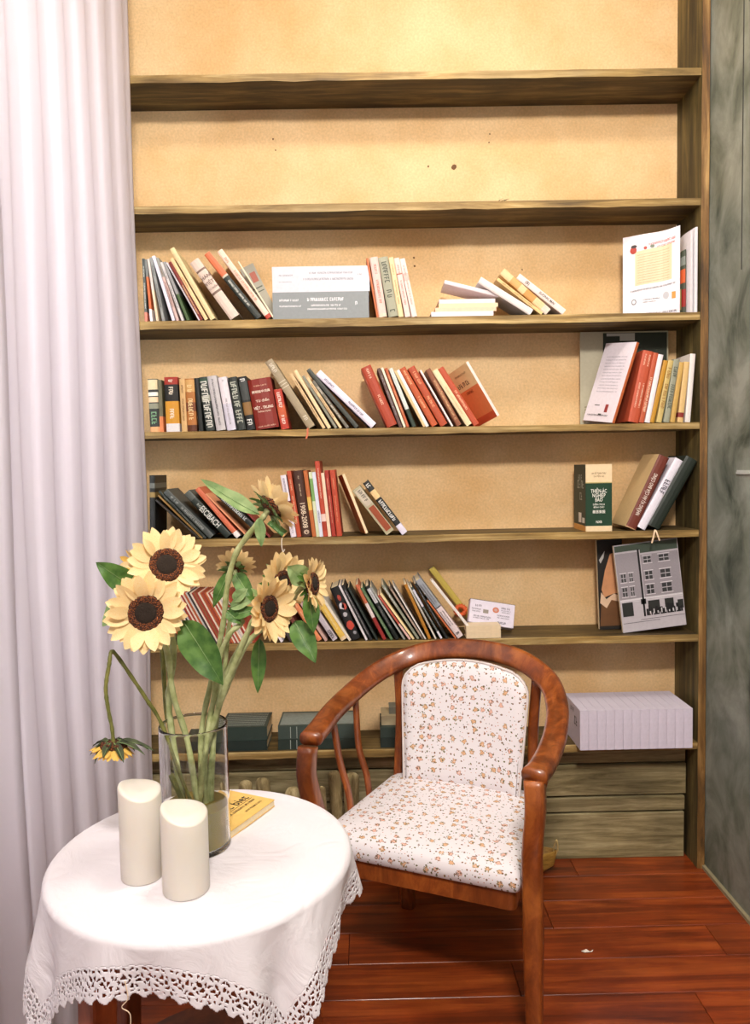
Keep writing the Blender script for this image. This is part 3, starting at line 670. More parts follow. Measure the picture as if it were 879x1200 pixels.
# right end of shelf four
panel('magazine', 'large grey magazine with a dark green photograph facing forward, right end of the fourth shelf', 'magazine', 4, 680, 496, 103, 109, .0, 2.765, (172, 166, 142), .006,
      prints=(('cover_photo', (34, 42, 30), [(.26, .64, .985, .985)]), ('photo_sky', (176, 176, 170), [(.30, .95, .62, .98), (.45, .90, .62, .95)]), ('caption', (118, 110, 84), [(.26, .58-.035*k, .55, .59-.035*k) for k in range(9)] + [(.05, .2-.03*k, .24, .21-.03*k) for k in range(5)]), ('price_label', (214, 208, 190), [(.06, .03, .2, .075)])))
H6_ = (690, 390, 6.279)
rg = 'books leaning against the right upright on the fourth shelf'
def row_right(shelf, base, entries, crop, group, Yf=YF0, wall=None):
    """right-leaning books, processed from the right end; contact is the lower right corner"""
    ox, oy, sc = crop; nxt = wall; Z0 = SH[shelf]+.0004; out = []
    for e in reversed(entries):
        bx, tx, ty, t, c, label = e[:6]; op = e[6] if len(e) > 6 else {}
        bx, tx, ty = ox+bx/sc, ox+tx/sc, oy+ty/sc; T = t/sc/342.5
        yf = op.get('Y', Yf)+random.uniform(0, .004)
        B = onY(bx, oy+base/sc, yf); P = onY(tx, ty, yf); H = sqrt((P.x-B.x)**2+(P.z-Z0)**2); ang = atan2(P.x-B.x, P.z-Z0); x0 = -T; X = B.x
        poly = rect_poly(X, Z0, ang, T, H, x0)
        s_ = touch(poly, nxt)
        if s_ > -.004: X -= s_+.0005; poly = rect_poly(X, Z0, ang, T, H, x0)
        nxt = poly
        if abs(X-B.x) > .012: print('DRIFT %.0fpx %s' % ((X-B.x)*342, label))
        r = thing('book', label, 'book', (X, yf, Z0), (0, ang, 0), group)
        book_parts(r, T, op.get('W') or min(.145, H*.68), H, c, op.get('bands', ()), op.get('hard', T > .026), x0=x0)
        BSEED[0] += 3
        if op.get('ink'): spine_print(r, T, H, op['ink'], BSEED[0], x0, op.get('spans', ((.12, .3), (.38, .8))), op.get('size', .42), op.get('twice', False))
        for s, f, size, ink, d, wd in op.get('text', ()): text(s, size, paint(ink, .5, .02), r, (x0+T/2, -.0006, H*f), *((((0, 0, 1), (-1, 0, 0))) if d == 'u' else (((0, 0, -1), (1, 0, 0)))), 'spine_title', width=wd)
        out.append((r, poly, T, H, x0))
    return out, nxt
xw = 1.136; wall_poly = [(xw, 0), (xw+.01, 0), (xw+.01, 3), (xw, 3)]
o, pv = row_right(4, 657, [
 (408, 522, 140, 78, (206, 78, 50), 'broad red-orange spine beside the white cover, right end of the fourth shelf', dict(hard=True, ink=(244, 206, 180), spans=((.05, .22), (.45, .8)), size=.25, twice=True)),
 (447, 556, 150, 34, (206, 84, 52), 'narrow red-orange spine with cream lettering, right end of the fourth shelf', dict(ink=(244, 210, 180), spans=((.35, .85),), size=.5)),
 (488, 590, 162, 36, (234, 226, 230), 'white narrow spine in the right end group, fourth shelf', {}),
 (523, 628, 206, 32, (190, 138, 40), 'mustard narrow spine right of the white one, fourth shelf', {}),
 (565, 655, 205, 38, (200, 176, 110), 'mustard and cream patterned spine, fourth shelf right group', dict(ink=(150, 100, 40), size=.6)),
 (612, 690, 198, 42, (150, 152, 132), 'grey-green patterned spine, fourth shelf right group', dict(ink=(80, 84, 70), size=.6)),
 (652, 722, 218, 34, (196, 158, 84), 'ochre narrow spine third from the right upright, fourth shelf', {}),
 (700, 750, 215, 40, (214, 180, 120), 'cream spine with small red label second from the right upright, fourth shelf', dict(bands=((.08, .16, (150, 40, 36)),))),
 (748, 788, 155, 38, (226, 220, 216), 'tall white spine beside the right upright, fourth shelf', {}),
], H6_, rg, wall=wall_poly)
turned('white-covered book with orange spine and faint drawing turned to the room, fourth shelf', 4, onY(727, 495, 2.606).x-.016, 2.611, .30, .42, .011, .155, .285, (230, 222, 230), (216, 100, 56), lets=tuple((.18, .85, .82-.04*k, .004, (170, 168, 180)) for k in range(12)) + ((.1, .8, .08, .006, (70, 60, 70)),), cov=(((150, 50, 50), [(.62, .12, .72, .22)]), ((60, 66, 60), [(.45, .08, .56, .10), (.25, .20, .42, .21)])))
# ------------------------------------------------------------------ fifth shelf
H7_ = (175, 550, 8.79); H8_ = (250, 560, 9.767); H9_ = (325, 535, 10.34); H10_ = (395, 550, 9.767); H11_ = (665, 530, 5.494)
g5 = 'dark books leaning at the left of the fifth shelf'
o, pv = row(5, 720, [
 (60, 55, 62, 90, (16, 18, 18), 'upright black book beside the curtain on the fifth shelf', dict(bands=((.80, .88, (96, 100, 96)), (.66, .74, (140, 116, 66)), (.72, .73, (20, 20, 20))))),
 (470, 20, 325, 34, (26, 22, 18), 'black book with thin gold edges leaning lowest on the fifth shelf', dict(ink=(130, 100, 50), size=.2, bands=((0, .06, (60, 50, 30)),))),
 (515, 60, 275, 30, (132, 100, 44), 'thin brown and gold spine among the dark books, fifth shelf', {}),
 (570, 90, 232, 40, (30, 40, 34), 'black-green book with a pale edge, fifth shelf left group', dict(ink=(150, 156, 140), size=.2)),
 (620, 143, 245, 98, (70, 76, 74), 'charcoal book with pale grey lettering, fifth shelf left group', dict(hard=True, ink=(166, 170, 166), size=.42, spans=((.12, .3), (.35, .85)))),
 (790, 355, 262, 118, (30, 42, 36), 'dark green-black book lettered ESCIBACH, fifth shelf', dict(hard=True, bands=((.84, 1, (84, 90, 86)),), text=(('ESCIBACH', .44, .030, (216, 218, 210), 'v', .088), ('KOVA', .66, .012, (190, 196, 186), 'v', None)))),
], H7_, group=g5)
o, pv = row(5, 700, [
 (265, -210, 140, 82, (226, 104, 74), 'salmon red book with a round white sticker, fifth shelf', dict(hard=True, bands=((0, .10, (238, 232, 230)),), ink=(240, 150, 120), spans=((.3, .6),), size=.3)),
 (370, -120, 190, 24, (222, 150, 110), 'thin salmon booklet right of the salmon red book, fifth shelf', {}),
 (560, 30, 205, 84, (36, 44, 42), 'black book with white lettering and white foot label behind the sunflower stem', dict(hard=True, bands=((0, .16, (232, 228, 232)),), ink=(206, 214, 210), spans=((.1, .62),), size=.6)),
 (640, 250, 262, 30, (120, 34, 26), 'dark red thin spine behind the upper sunflower, fifth shelf', {}),
 (800, 615, 528, 56, (66, 110, 48), 'small green book low behind the upper sunflower, fifth shelf', dict(ink=(150, 180, 130), bands=((0, .07, (206, 160, 100)),))),
], H8_, group=g5, start=pv)
o, pv = row(5, 980, [
 (165, 35, 232, 68, (226, 218, 226), 'white slim spine with brown middle label, fifth shelf', dict(bands=((.46, .58, (120, 50, 34)),), ink=(120, 110, 130), spans=((.05, .3), (.7, .95)), size=.3)),
 (240, 112, 178, 52, (204, 74, 44), 'orange-red slim spine left of the brown 1908-2008 book', dict(ink=(240, 200, 160), size=.25)),
 (300, 185, 178, 116, (66, 34, 18), 'dark brown book lettered 1908-2008 on the fifth shelf', dict(hard=True, text=(('1908-2008 ©', .28, .024, (226, 206, 180), 'v', .108),), ink=(200, 180, 150), spans=((.08, .14), (.2, .4)), size=.14)),
 (425, 312, 172, 48, (206, 100, 52), 'orange slim spine right of the 1908-2008 book', dict(bands=((.4, .6, (220, 180, 90)),))),
 (472, 376, 190, 38, (206, 212, 176), 'pale green and white slim spine on the fifth shelf', dict(bands=((.55, .9, (120, 160, 90)),))),
 (510, 415, 192, 42, (214, 218, 232), 'white-blue slim spine in the upright red group, fifth shelf', dict(ink=(90, 90, 110), spans=((.6, .8),), size=.4)),
 (555, 448, 58, 56, (200, 66, 44), 'tallest red spine standing above its neighbours, fifth shelf', dict(ink=(240, 200, 180), spans=((.1, .5),), size=.25, bands=((.08, .2, (180, 50, 30)), (.2, .3, (230, 200, 190))))),
 (615, 527, 200, 38, (236, 206, 178), 'cream slim spine right of the tallest red one, fifth shelf', {}),
 (662, 570, 170, 50, (178, 46, 34), 'deep red slim spine, second from the right of the upright group, fifth shelf', dict(ink=(230, 160, 130), size=.2)),
 (722, 632, 166, 64, (200, 66, 42), 'red-orange spine at the right of the upright group, fifth shelf', dict(ink=(236, 160, 120), size=.2)),
], H9_, group='upright red books in the middle of the fifth shelf', start=pv)
Xr = edge_x(pv[-1], SH[5]+.004, 1)
turned('thin book with orange cover and cream spine leaning on the red group, fifth shelf', 5, -.028, 2.612, -.36, .15, .009, .135, .218, (200, 98, 44), (232, 210, 170), lets=())
def on_spine(root, T, H, c, name, x0, x1, h0, h1): 
    g = G(); g.quad([(T*x0, -.0006, H*h0), (T*x1, -.0006, H*h0), (T*x1, -.0006, H*h1), (T*x0, -.0006, H*h1)]); return g.mk(name, paint(c, .5, .2, 60), root)

r = turned('grey-green paperback with speckled label and brown lower panel, fifth shelf', 5, onY(452, 628.5, 2.612).x+.003, 2.612, -.64, .0, .031, .135, .192, (166, 164, 112), (176, 168, 136))
on_spine(r, .031, .192, (196, 184, 164), 'upper_label', .12, .95, .62, .96); on_spine(r, .031, .192, (150, 70, 38), 'lower_panel', .22, .92, .06, .58)
quads('label_print', strokes(.05, .012, (.018, -.0009, .18), (0, 0, -1), (1, 0, 0), 5), paint((70, 70, 66), .5), r)
o, pv = row(5, 765, [
 (748, 297, 165, 70, (34, 36, 36), 'black book with white and cream labels at the end of the leaning books, fifth shelf', dict(hard=True, bands=((0, .17, (222, 216, 234)), (.68, .83, (230, 196, 140))), ink=(226, 226, 220), spans=((.04, .12), (.36, .78)), size=.6)),
], H10_, group=None)
# fifth shelf, right end
GB = (20, 58, 36)
r = thing('book', 'green dictionary with cream top lettered THIỆN-ÁC NGHIỆP BÁO, fifth shelf', 'book', (onY(686.5, 622, 2.606).x, 2.606, SH[5]+.0004), (0, 0, 0))
T_, H_ = 31/342.5, 79/342.5
g = G()
for a, b, m in ((0, .082, 1), (.082, .72, 0), (.72, .735, 2), (.735, 1, 1)): g.box((0, 0, a*H_), (T_, .145, b*H_), m)
g.mk('cover', [col(GB), col((232, 208, 168)), col((190, 170, 110))], r)
g = G()
g.quad([(-.0004, .145, .09*H_), (-.0004, 0, .082*H_), (-.0004, 0, H_), (-.0004, .145, H_)], 0); g.quad([(-.0004, .145, 0), (-.0004, 0, 0), (-.0004, 0, .082*H_), (-.0004, .145, .09*H_)], 1)
g.quad([(-.0008, .04, .12*H_), (-.0008, .01, .12*H_), (-.0008, .01, .2*H_), (-.0008, .04, .2*H_)], 2); g.quad([(-.0008, .085, .12*H_), (-.0008, .05, .12*H_), (-.0008, .05, .27*H_), (-.0008, .085, .27*H_)], 2)
g.mk('side_cover', [col((26, 44, 34)), col((206, 146, 70)), col((210, 206, 196))], r)
quads('side_lettering', strokes(.06, .022, (-.0008, .09, .80*H_), (0, -1, 0), (0, 0, 1), 5)+strokes(.08, .028, (-.0008, .1, .70*H_), (0, -1, 0), (0, 0, 1), 6)+strokes(.04, .026, (-.0008, .07, .52*H_), (0, -1, 0), (0, 0, 1), 6), paint((150, 160, 150), .5), r)
inkw = paint((238, 236, 226), .5, .02); inkd = paint((120, 84, 50), .5, .02)
for s_, f, sz, ink, wd in (('THIỆN-ÁC', .60, .018, inkw, .055), ('NGHIỆP', .535, .018, inkw, .045), ('BÁO', .47, .018, inkw, .025), ('DẪN TÍCH', .40, .008, inkw, .04), ('BÌNH CHÚ', .36, .008, inkw, .036), ('善恶果报', .29, .012, inkw, .044), ('AN SĨ TOÀN THƯ', .865, .008, inkd, .05), ('QUYỂN HẠ', .82, .007, inkd, .036), ('NXB', .14, .012, inkw, .02)):
    text(s_, sz, ink, r, (T_/2, -.0006, H_*f), (1, 0, 0), (0, 0, 1), 'spine_title', width=wd)
o, pv = row_right(5, 498, [
 (447, 664, 40, 70, (108, 48, 34), 'brown hardback with white title leaning right, fifth shelf', dict(hard=True, W=.155, text=(('NHỮNG VỤ ÁN CỦA BAO CÔNG', .47, .019, (238, 226, 214), 'u', .155),), bands=((0, .012, (190, 150, 110)),))),
 (502, 748, 58, 54, (228, 224, 236), 'white book with grey lettering between the brown and black hardbacks, fifth shelf', dict(hard=True, W=.15, ink=(90, 88, 100), spans=((.30, .5),), size=.6)),
 (590, 838, 58, 80, (30, 40, 32), 'dark green-black hardback leaning on the right upright, fifth shelf', dict(hard=True, W=.16)),
], H11_, 'hardbacks leaning right on the fifth shelf', wall=wall_poly)
rb, pb, Tb, Hb, xb = o[-1]
g = G(); g.quad([(xb-.0005, .003, .0), (xb-.0005, .155, .0), (xb-.0005, .155, Hb), (xb-.0005, .003, Hb)]); g.mk('front_cover', col((210, 180, 130)), rb)
# dangling ribbon and tags below shelf edges
def strip(name, label, cat, pts, w_, c, th=.0008):
    P = catmull(pts, 5); V, F = sweep(P, [(-w_/2, -th), (w_/2, -th), (w_/2, th), (-w_/2, th)], Vector((0, -1, 0.05)))
    b = P[0]; return tag(fixn(mk(name, [v-b for v in V], F, paint(c, .6), loc=b)), label, cat)
def hang(px, s, ln, dx=0.0, dx2=0.0, Y=2.592):
    x = onY(px, 600, Y).x; z = SH[s]+.0012
    return [(x, Y+.03, z), (x+.0, Y+.004, z+.001), (x+dx, Y, z-.006), (x+dx, Y-.0005, z-.5*ln), (x+dx2, Y-.001, z-ln)]
strip('bookmark', 'coral ribbon bookmark hanging over the edge of the fourth shelf', 'bookmark', hang(363, 4, .034, -.001, -.006), .006, (206, 110, 76))
x = onY(768, 622, 2.59).x; z = SH[5]
strip('bookmark', 'cream paper strip looped over the edge of the fifth shelf near the right upright', 'bookmark', [(x-.012, 2.59, z-.042), (x-.006, 2.59, z-.02), (x-.001, 2.592, z+.001), (x+.004, 2.59, z-.004), (x+.008, 2.588, z-.018), (x+.015, 2.59, z-.034)], .005, (232, 204, 170))
x = onY(331, 645, 2.59).x
strip('price_tag', 'tiny white tag dangling below the fifth shelf under the red books', 'tag', [(x, 2.592, z+.001), (x-.002, 2.59, z-.012), (x-.001, 2.589, z-.035), (x+.003, 2.589, z-.046), (x+.008, 2.589, z-.038)], .003, (226, 214, 196))

# ------------------------------------------------------------------ sixth shelf
stripe = [((206, 90, 50), 'thin orange-spined booklet in the striped row behind the sunflower stems, sixth shelf'), ((232, 214, 196), 'thin cream-spined booklet in the striped row behind the sunflower stems, sixth shelf'),
          ((176, 60, 44), 'thin red-spined booklet in the striped row behind the sunflower stems, sixth shelf'), ((196, 190, 186), 'thin grey-spined booklet in the striped row behind the sunflower stems, sixth shelf'), ((140, 84, 52), 'thin brown-spined booklet in the striped row behind the sunflower stems, sixth shelf')]
ORD = ['first','second','third','fourth','fifth','sixth','seventh','eighth','ninth','tenth','eleventh','twelfth','thirteenth','fourteenth','fifteenth','sixteenth','seventeenth','eighteenth','nineteenth','twentieth','twenty-first','twenty-second','twenty-third','twenty-fourth','twenty-fifth','twenty-sixth','twenty-seventh']
ORD += ['twenty-eighth', 'twenty-ninth', 'thirtieth', 'thirty-first', 'thirty-second', 'thirty-third', 'thirty-fourth', 'thirty-fifth', 'thirty-sixth']
ORD = [a+' from the curtain' for a in ORD]
ent = []; seq = [0, 1, 2, 1, 0, 1, 4, 1, -1, 3, 2, 1, 2, 1, 0, 3, -2, 1, 2, 4, 2, 1, 0, 2, 0, 1, 2, 1, 0, 1, 3, 1, 2, 1, 0, 2]
for k, s_ in enumerate(seq):
    bx = 214+2.42*k
    if s_ == -1: c, lab, gr = K, 'narrow black spine splitting the striped booklets behind the left sunflowers, sixth shelf', None
    elif s_ == -2: c, lab, gr = (50, 44, 44), 'dark charcoal thin spine in the striped row behind the tall stem, sixth shelf', None
    else: c, lab = stripe[s_]; gr = 'thin striped booklets on the sixth shelf, '+('orange', 'cream', 'red', 'grey', 'brown')[s_]
    if s_ >= 0: lab = '%s booklet spine, %s in the striped row on the sixth shelf' % (('orange', 'cream', 'red', 'grey', 'brown')[s_], ORD[k])
    ent.append((bx, bx-33, 695, 1.85, c, lab, dict(group=gr, W=.13, name='booklet')))
o, pv = row(6, 752.5, ent, (0, 0, 1))
J2 = (340, 670, 8.79); J3 = (420, 670, 10.99); J4 = (480, 665, 10.99)
g6 = 'mixed thin books leaning in the middle of the sixth shelf'
o, pv = row(6, 715, [
 (-95, -330, 340, 26, (230, 222, 226), 'white thin book with dark side beside the lowest sunflower, sixth shelf', dict(ink=(120, 120, 130), size=.3)),
 (0, -280, 260, 40, (60, 50, 50), 'dark thin book hidden behind the two right sunflowers, sixth shelf', {}),
 (140, -170, 230, 40, (110, 54, 44), 'maroon thin book behind the right sunflowers, sixth shelf', {}),
 (285, -40, 240, 50, (214, 130, 84), 'salmon-orange slim book right of the paired sunflowers, sixth shelf', dict(ink=(240, 190, 150), size=.25)),
 (362, 30, 225, 26, (196, 160, 150), 'thin pinkish spine beside the salmon-orange one, sixth shelf', {}),
 (440, 105, 215, 55, (190, 180, 188), 'grey-white book with dark foot pattern behind the hanging leaf, sixth shelf', dict(ink=(40, 40, 40), spans=((.05, .3), (.8, .97)), size=.6)),
 (530, 200, 210, 66, (222, 184, 84), 'yellow book behind the side-facing sunflower, sixth shelf', dict(bands=((0, .06, (226, 200, 160)),), ink=(240, 220, 160), size=.3)),
 (598, 262, 200, 24, (226, 216, 200), 'thin white spine right of the yellow book, sixth shelf', {}),
], J2, group=g6, start=pv)
r0, p0, t0, h0, _ = row(6, 715, [(600, 375, 178, 150, (16, 16, 18), 'black book with red and white picture patches, wide one on the sixth shelf', dict(W=.15))], J2, start=pv)[0][0]
def spots(r, T, H, lst):
    for nm, c, cx_, cy_, rx, rz in lst:
        V = [(T*cx_, -.0009, H*cy_)] + [(T*cx_+rx*cos(a*pi/5)*random.uniform(.7, 1.15), -.0009, H*cy_+rz*sin(a*pi/5)*random.uniform(.7, 1.15)) for a in range(10)]
        mk(nm, V, [(0, 1+a, 1+(a+1) % 10) for a in range(10)], paint(c, .5, .15, 80), r)
spots(r0, t0, h0, [('picture_patch', (196, 70, 54), .55, .28, .014, .018), ('picture_patch', (206, 200, 204), .45, .64, .010, .013), ('picture_patch', (190, 80, 66), .75, .62, .009, .014), ('picture_patch', (150, 56, 44), .6, .8, .007, .012), ('picture_patch', (180, 176, 180), .5, .48, .007, .010), ('picture_patch', (150, 150, 156), .7, .12, .006, .007)])
o, pv = row(6, 880, [
 (62, -290, 185, 44, (222, 214, 216), 'white slim book over the black red-picture one, sixth shelf', dict(ink=(150, 140, 140), size=.3)),
 (150, -220, 180, 60, (30, 30, 32), 'black slim book with fine white lines, left of the white and red one, sixth shelf', dict(ink=(190, 190, 190), spans=((.1, .9),), size=.25)),
 (230, -140, 210, 40, (40, 50, 44), 'black-green slim book left of the white and red spine, sixth shelf', {}),
 (322, -40, 175, 68, (224, 206, 202), 'white and red spined book in the dense group on the sixth shelf', dict(bands=((0, .4, (166, 40, 38)), (.66, 1, (206, 96, 66))), ink=(240, 226, 226), spans=((.35, .6),), size=.3)),
 (410, 20, 215, 55, (84, 112, 76), 'green slim book in the dense group on the sixth shelf', dict(ink=(170, 180, 150), size=.3)),
 (482, 90, 195, 76, (20, 28, 24), 'black book with white top picture in the dense group, sixth shelf', dict(bands=((.68, .95, (196, 196, 200)),), ink=(150, 150, 150), size=.3)),
 (585, 150, 205, 40, (150, 150, 142), 'grey slim book right of the black one with white top, sixth shelf', dict(ink=(230, 230, 230), size=.4)),
 (640, 235, 310, 44, (190, 70, 56), 'red and pink slim book, shorter than its neighbours, sixth shelf', dict(bands=((0, .35, (220, 180, 170)),))),
 (700, 275, 290, 46, (234, 210, 158), 'cream slim book right of the red and pink one, sixth shelf', {}),
 (760, 300, 180, 50, (136, 140, 122), 'grey-green slim book with striped top, sixth shelf', dict(ink=(220, 220, 220), spans=((.05, .4),), size=.6)),
 (820, 390, 200, 46, (110, 92, 80), 'brown patterned slim book with fine lettering, sixth shelf', dict(ink=(220, 200, 180), spans=((.05, .95),), size=.6)),
], J3, group=g6, start=p0)
o, pv = row(6, 915, [
 (200, -210, 245, 26, (216, 212, 206), 'thin white spine left of the ochre book, sixth shelf', {}),
 (245, -70, 225, 62, (178, 118, 34), 'ochre brown book right of centre on the sixth shelf', dict(ink=(200, 150, 70), size=.3)),
 (320, -30, 240, 34, (214, 208, 196), 'off-white thin book right of the ochre one, sixth shelf', dict(ink=(90, 90, 80), size=.3)),
 (385, 0, 260, 44, (60, 70, 66), 'black and white pictured book, second left of the big grey and pink one, sixth shelf', dict(bands=((.62, .95, (206, 204, 214)), (0, .14, (220, 216, 226))), ink=(200, 200, 200), spans=((.4, .9),), size=.3)),
 (470, 60, 215, 50, (28, 30, 28), 'black book just left of the big grey and pink one, sixth shelf', dict(ink=(170, 170, 170), size=.25)),
 (555, 115, 330, 34, (214, 102, 62), 'salmon strip book against the big grey and pink one, sixth shelf', dict(H=.165)),
 (600, 52, 185, 132, (226, 208, 208), 'big book with grey top and pale pink lower spine, sixth shelf', dict(hard=True, W=.15, bands=((.53, 1, (150, 154, 160)), (.515, .53, (40, 40, 44))), ink=(100, 96, 104), spans=((.08, .42), (.55, .8)), size=.35, twice=True)),
], J4, group=g6, start=pv)
rb, pb, Tb, Hb, xb = o[-1]
text('B', .016, paint((60, 60, 66), .5), rb, (Tb*.5, -.0007, Hb*.07), (0, 0, -1), (1, 0, 0), 'spine_mark')
# low stack of two cream notebooks, thin white board on it, label box, scrunchie
Xn = onY(537, 750, 2.612)
zz = SH[6]+.0004; xs_ = 0
for k, lab in enumerate(('cream notebook at the bottom of the small flat stack on the sixth shelf', 'cream notebook on top of the small flat stack on the sixth shelf')):
    r, a_, hh, _ = flat_book(lab, 6, 536, 577, 0, 8.0 if k == 0 else 6.5, (228, 206, 172), 2.609+.002*k, .062, zz, name='notebook', group='cream notebooks stacked flat on the sixth shelf')
    r.location.x = max(Xn.x, pv[-1][1][0]+.012); zz += hh+.0004
Bp = onY(741, 0, 2.6)
A_ = onY(549, 736, 2.64)
r = thing('box', 'white printed box with a round orange emblem propped on the sixth shelf', 'box', (onY(549, 735, 2.68).x, 2.68, SH[6]+.0445))
r.rotation_euler = (Matrix.Rotation(radians(10), 3, 'Y') @ Matrix.Rotation(radians(-24), 3, 'X')).to_euler()
g = G(); bw, bd, bh = .163, .035, .086
g.bevbox((0, 0, 0), (bw, bd, bh), .0015); fixn(g.mk('carton', col((216, 208, 222)), r))
g = G(); g.box((-.0006, .001, bh-.0006), (bw+.0006, bd, bh+.0008)); g.mk('dark_edge', col((60, 54, 56)), r)
V = [(bw*.58+.012*cos(a*pi/8), -.0006, bh*.66+.0105*sin(a*pi/8)) for a in range(16)]; mk('emblem', V, [tuple(range(16))], col((216, 110, 80)), r)
V = [(bw*.58+.006*cos(a*pi/8), -.0009, bh*.66+.005*sin(a*pi/8)) for a in range(16)]; mk('emblem_centre', V, [tuple(range(16))], col((190, 150, 140)), r)
g = G(); g.quad([(bw*.30, -.0006, bh*.46), (bw*.42, -.0006, bh*.46), (bw*.42, -.0006, bh*.62), (bw*.30, -.0006, bh*.62)]); g.mk('stamp', col((140, 130, 120)), r)
Q = []
for k, (a, b, h_, s_) in enumerate(((.12, .28, .75, .008), (.05, .26, .60, .005), (.05, .26, .50, .005), (.1, .5, .30, .006), (.1, .46, .22, .004), (.70, .92, .78, .007), (.70, .92, .68, .004), (.72, .92, .60, .004), (.62, .90, .45, .005), (.62, .9, .36, .004), (.64, .86, .15, .008))): Q += strokes((b-a)*bw, s_, (a*bw, -.0006, h_*bh), (1, 0, 0), (0, 0, 1), 70+k)
quads('label_print', Q, paint((90, 84, 96), .5), r)
# what the box leans back on: a slim book lying under it
r, a_, hh, _ = flat_book('dull olive book lying flat under the white printed box, sixth shelf', 6, 552, 575, 0, 4, (120, 116, 88), 2.69, .07, SH[6]+.0004)
r.location.x = onY(556, 740, 2.69).x
# yellow-green card behind
r = thing('book', 'yellow-green hardcover leaning behind the grey and pink book, sixth shelf', 'book', (onY(556, 740, 2.77).x, 2.765, SH[6]+.0006), (0, -.64, 0))
book_parts(r, .022, .028, .275, (206, 182, 84), (), False)
free_book('slim white board leaning against the big grey and pink book, sixth shelf', 6, 550, 738, 505, 681, 3, (232, 224, 218), .045, 2.622)
# orange scrunchie
c0 = onY(541, 717, 2.70); V = []; F = []; nU, nV = 40, 8
rr_ = random.Random(4)
for i in range(nU):
    a = 2*pi*i/nU
    for j in range(nV):
        b = 2*pi*j/nV; q = .009*(1+.35*sin(i*2.4+j*1.1)+rr_.uniform(-.1, .1))
        V.append(((.016+q*cos(b))*cos(a), q*sin(b), (.018+q*cos(b))*sin(a)*.9))
for i in range(nU):
    for j in range(nV): F.append((i*nV+j, ((i+1) % nU)*nV+j, ((i+1) % nU)*nV+(j+1) % nV, i*nV+(j+1) % nV))
fr = math.radians
sc = fixn(mk('scrunchie', V, F, paint((214, 96, 46), .7, .2, 60), smooth=True)); sc.location = (c0.x, 2.735, SH[6]+.075)
tag(sc, 'crumpled orange hair scrunchie caught behind the leaning books, sixth shelf', 'scrunchie')
# portrait book and black-and-white street book at the right end
r, w_, h_ = panel('picture_book', 'dark book with a warm bare-shouldered portrait on its cover, right end of the sixth shelf', 'book', 6, 703, 744, 30, 107, -.035, 2.70, (26, 24, 22), .02, group=None, part='cover')
def fpoly(r, w_, h_, pts, c, nm, y=-.0012, sc=30): return mk(nm, [(x*w_, y, z*h_) for x, z in pts], [tuple(range(len(pts)))], paint(c, .45, .25, sc), r)
fpoly(r, w_, h_, [(.02, .04), (.98, .04), (.98, .34), (.6, .40), (.1, .30)], (104, 70, 42), 'cover_print', -.0008)
fpoly(r, w_, h_, [(.12, .45), (.28, .66), (.5, .84), (.75, .86), (.98, .8), (.98, .40), (.6, .40), (.22, .36)], (206, 148, 104), 'portrait_shoulder')
fpoly(r, w_, h_, [(.05, .30), (.3, .24), (.5, .33), (.9, .30), (.95, .36), (.6, .40), (.3, .34), (.1, .42)], (214, 184, 154), 'portrait_drape', -.0016)
fpoly(r, w_, h_, [(.06, .78), (.16, .82), (.3, .88), (.24, .80), (.12, .74)], (190, 190, 186), 'cover_highlight', -.0016)
r, w_, h_ = panel('picture_book', 'black and white picture book showing a corner building, right end of sixth shelf', 'book', 6, 730.5, 744, 76, 105, -.115, 2.64, (188, 182, 188), .016)
q = lambda a: [tuple(v) for v in a]
wins = []; sills = []; panes = []
for zc, hh in ((.62, .09), (.43+.03, .10), (.80, .07)):
    for xc, ww in ((.10, .07), (.22, .05), (.50, .11), (.76, .15)):
        if zc > .7 and xc < .3: continue
        wins.append((xc-ww/2, zc-hh/2, xc+ww/2, zc+hh/2)); sills.append((xc-ww/2-.02, zc-hh/2-.012, xc+ww/2+.02, zc-hh/2-.004)); sills.append((xc-ww/2-.02, zc+hh/2+.006, xc+ww/2+.02, zc+hh/2+.014))
        panes += [(xc-.004, zc-hh/2, xc+.004, zc+hh/2), (xc-ww/2, zc-.004, xc+ww/2, zc+.004)]
def pr(nm, c, qs, k):
    g = G()
    for x0, z0, x1, z1 in qs: g.quad([(x0*w_, -.0003-.0002*k, z0*h_), (x1*w_, -.0003-.0002*k, z0*h_), (x1*w_, -.0003-.0002*k, z1*h_), (x0*w_, -.0003-.0002*k, z1*h_)])
    g.mk(nm, paint(c, .45, .12, 200), r)['kind'] = 'stuff'
pr('print_facade', (150, 144, 150), [(.01, .37, .36, .90), (.40, .37, .99, .86)], 1); pr('print_sky', (66, 78, 66), [(.01, .92, .99, .99), (.40, .88, .99, .92)], 1)
pr('print_windows', (56, 56, 58), wins, 2); pr('print_ledges', (214, 210, 214), sills+[(.01, .355, .99, .375), (.01, .34, .99, .346)], 3); pr('print_glazing_bars', (190, 186, 190), panes, 3)
pr('print_shopfronts', (44, 46, 44), [(.03, .18, .20, .34), (.44, .19, .62, .33), (.70, .20, .84, .33), (.90, .2, .99, .30)], 2)
pr('print_lamp_post', (24, 24, 26), [(.355, .16, .385, .93), (.33, .30, .41, .36)], 4)
rr_ = random.Random(9); pr('print_people', (28, 28, 30), [(x, .165, x+rr_.uniform(.02, .05), .165+rr_.uniform(.05, .12)) for x in [.40+.036*k for k in range(16)]], 5)
pr('print_bright_figures', (200, 198, 200), [(x, .18, x+.018, .18+rr_.uniform(.02, .06)) for x in [.45+.06*k for k in range(8)]], 6)
pr('print_kerb', (90, 90, 94), [(.02, .10, .6, .105), (.3, .125, .99, .13)], 2)
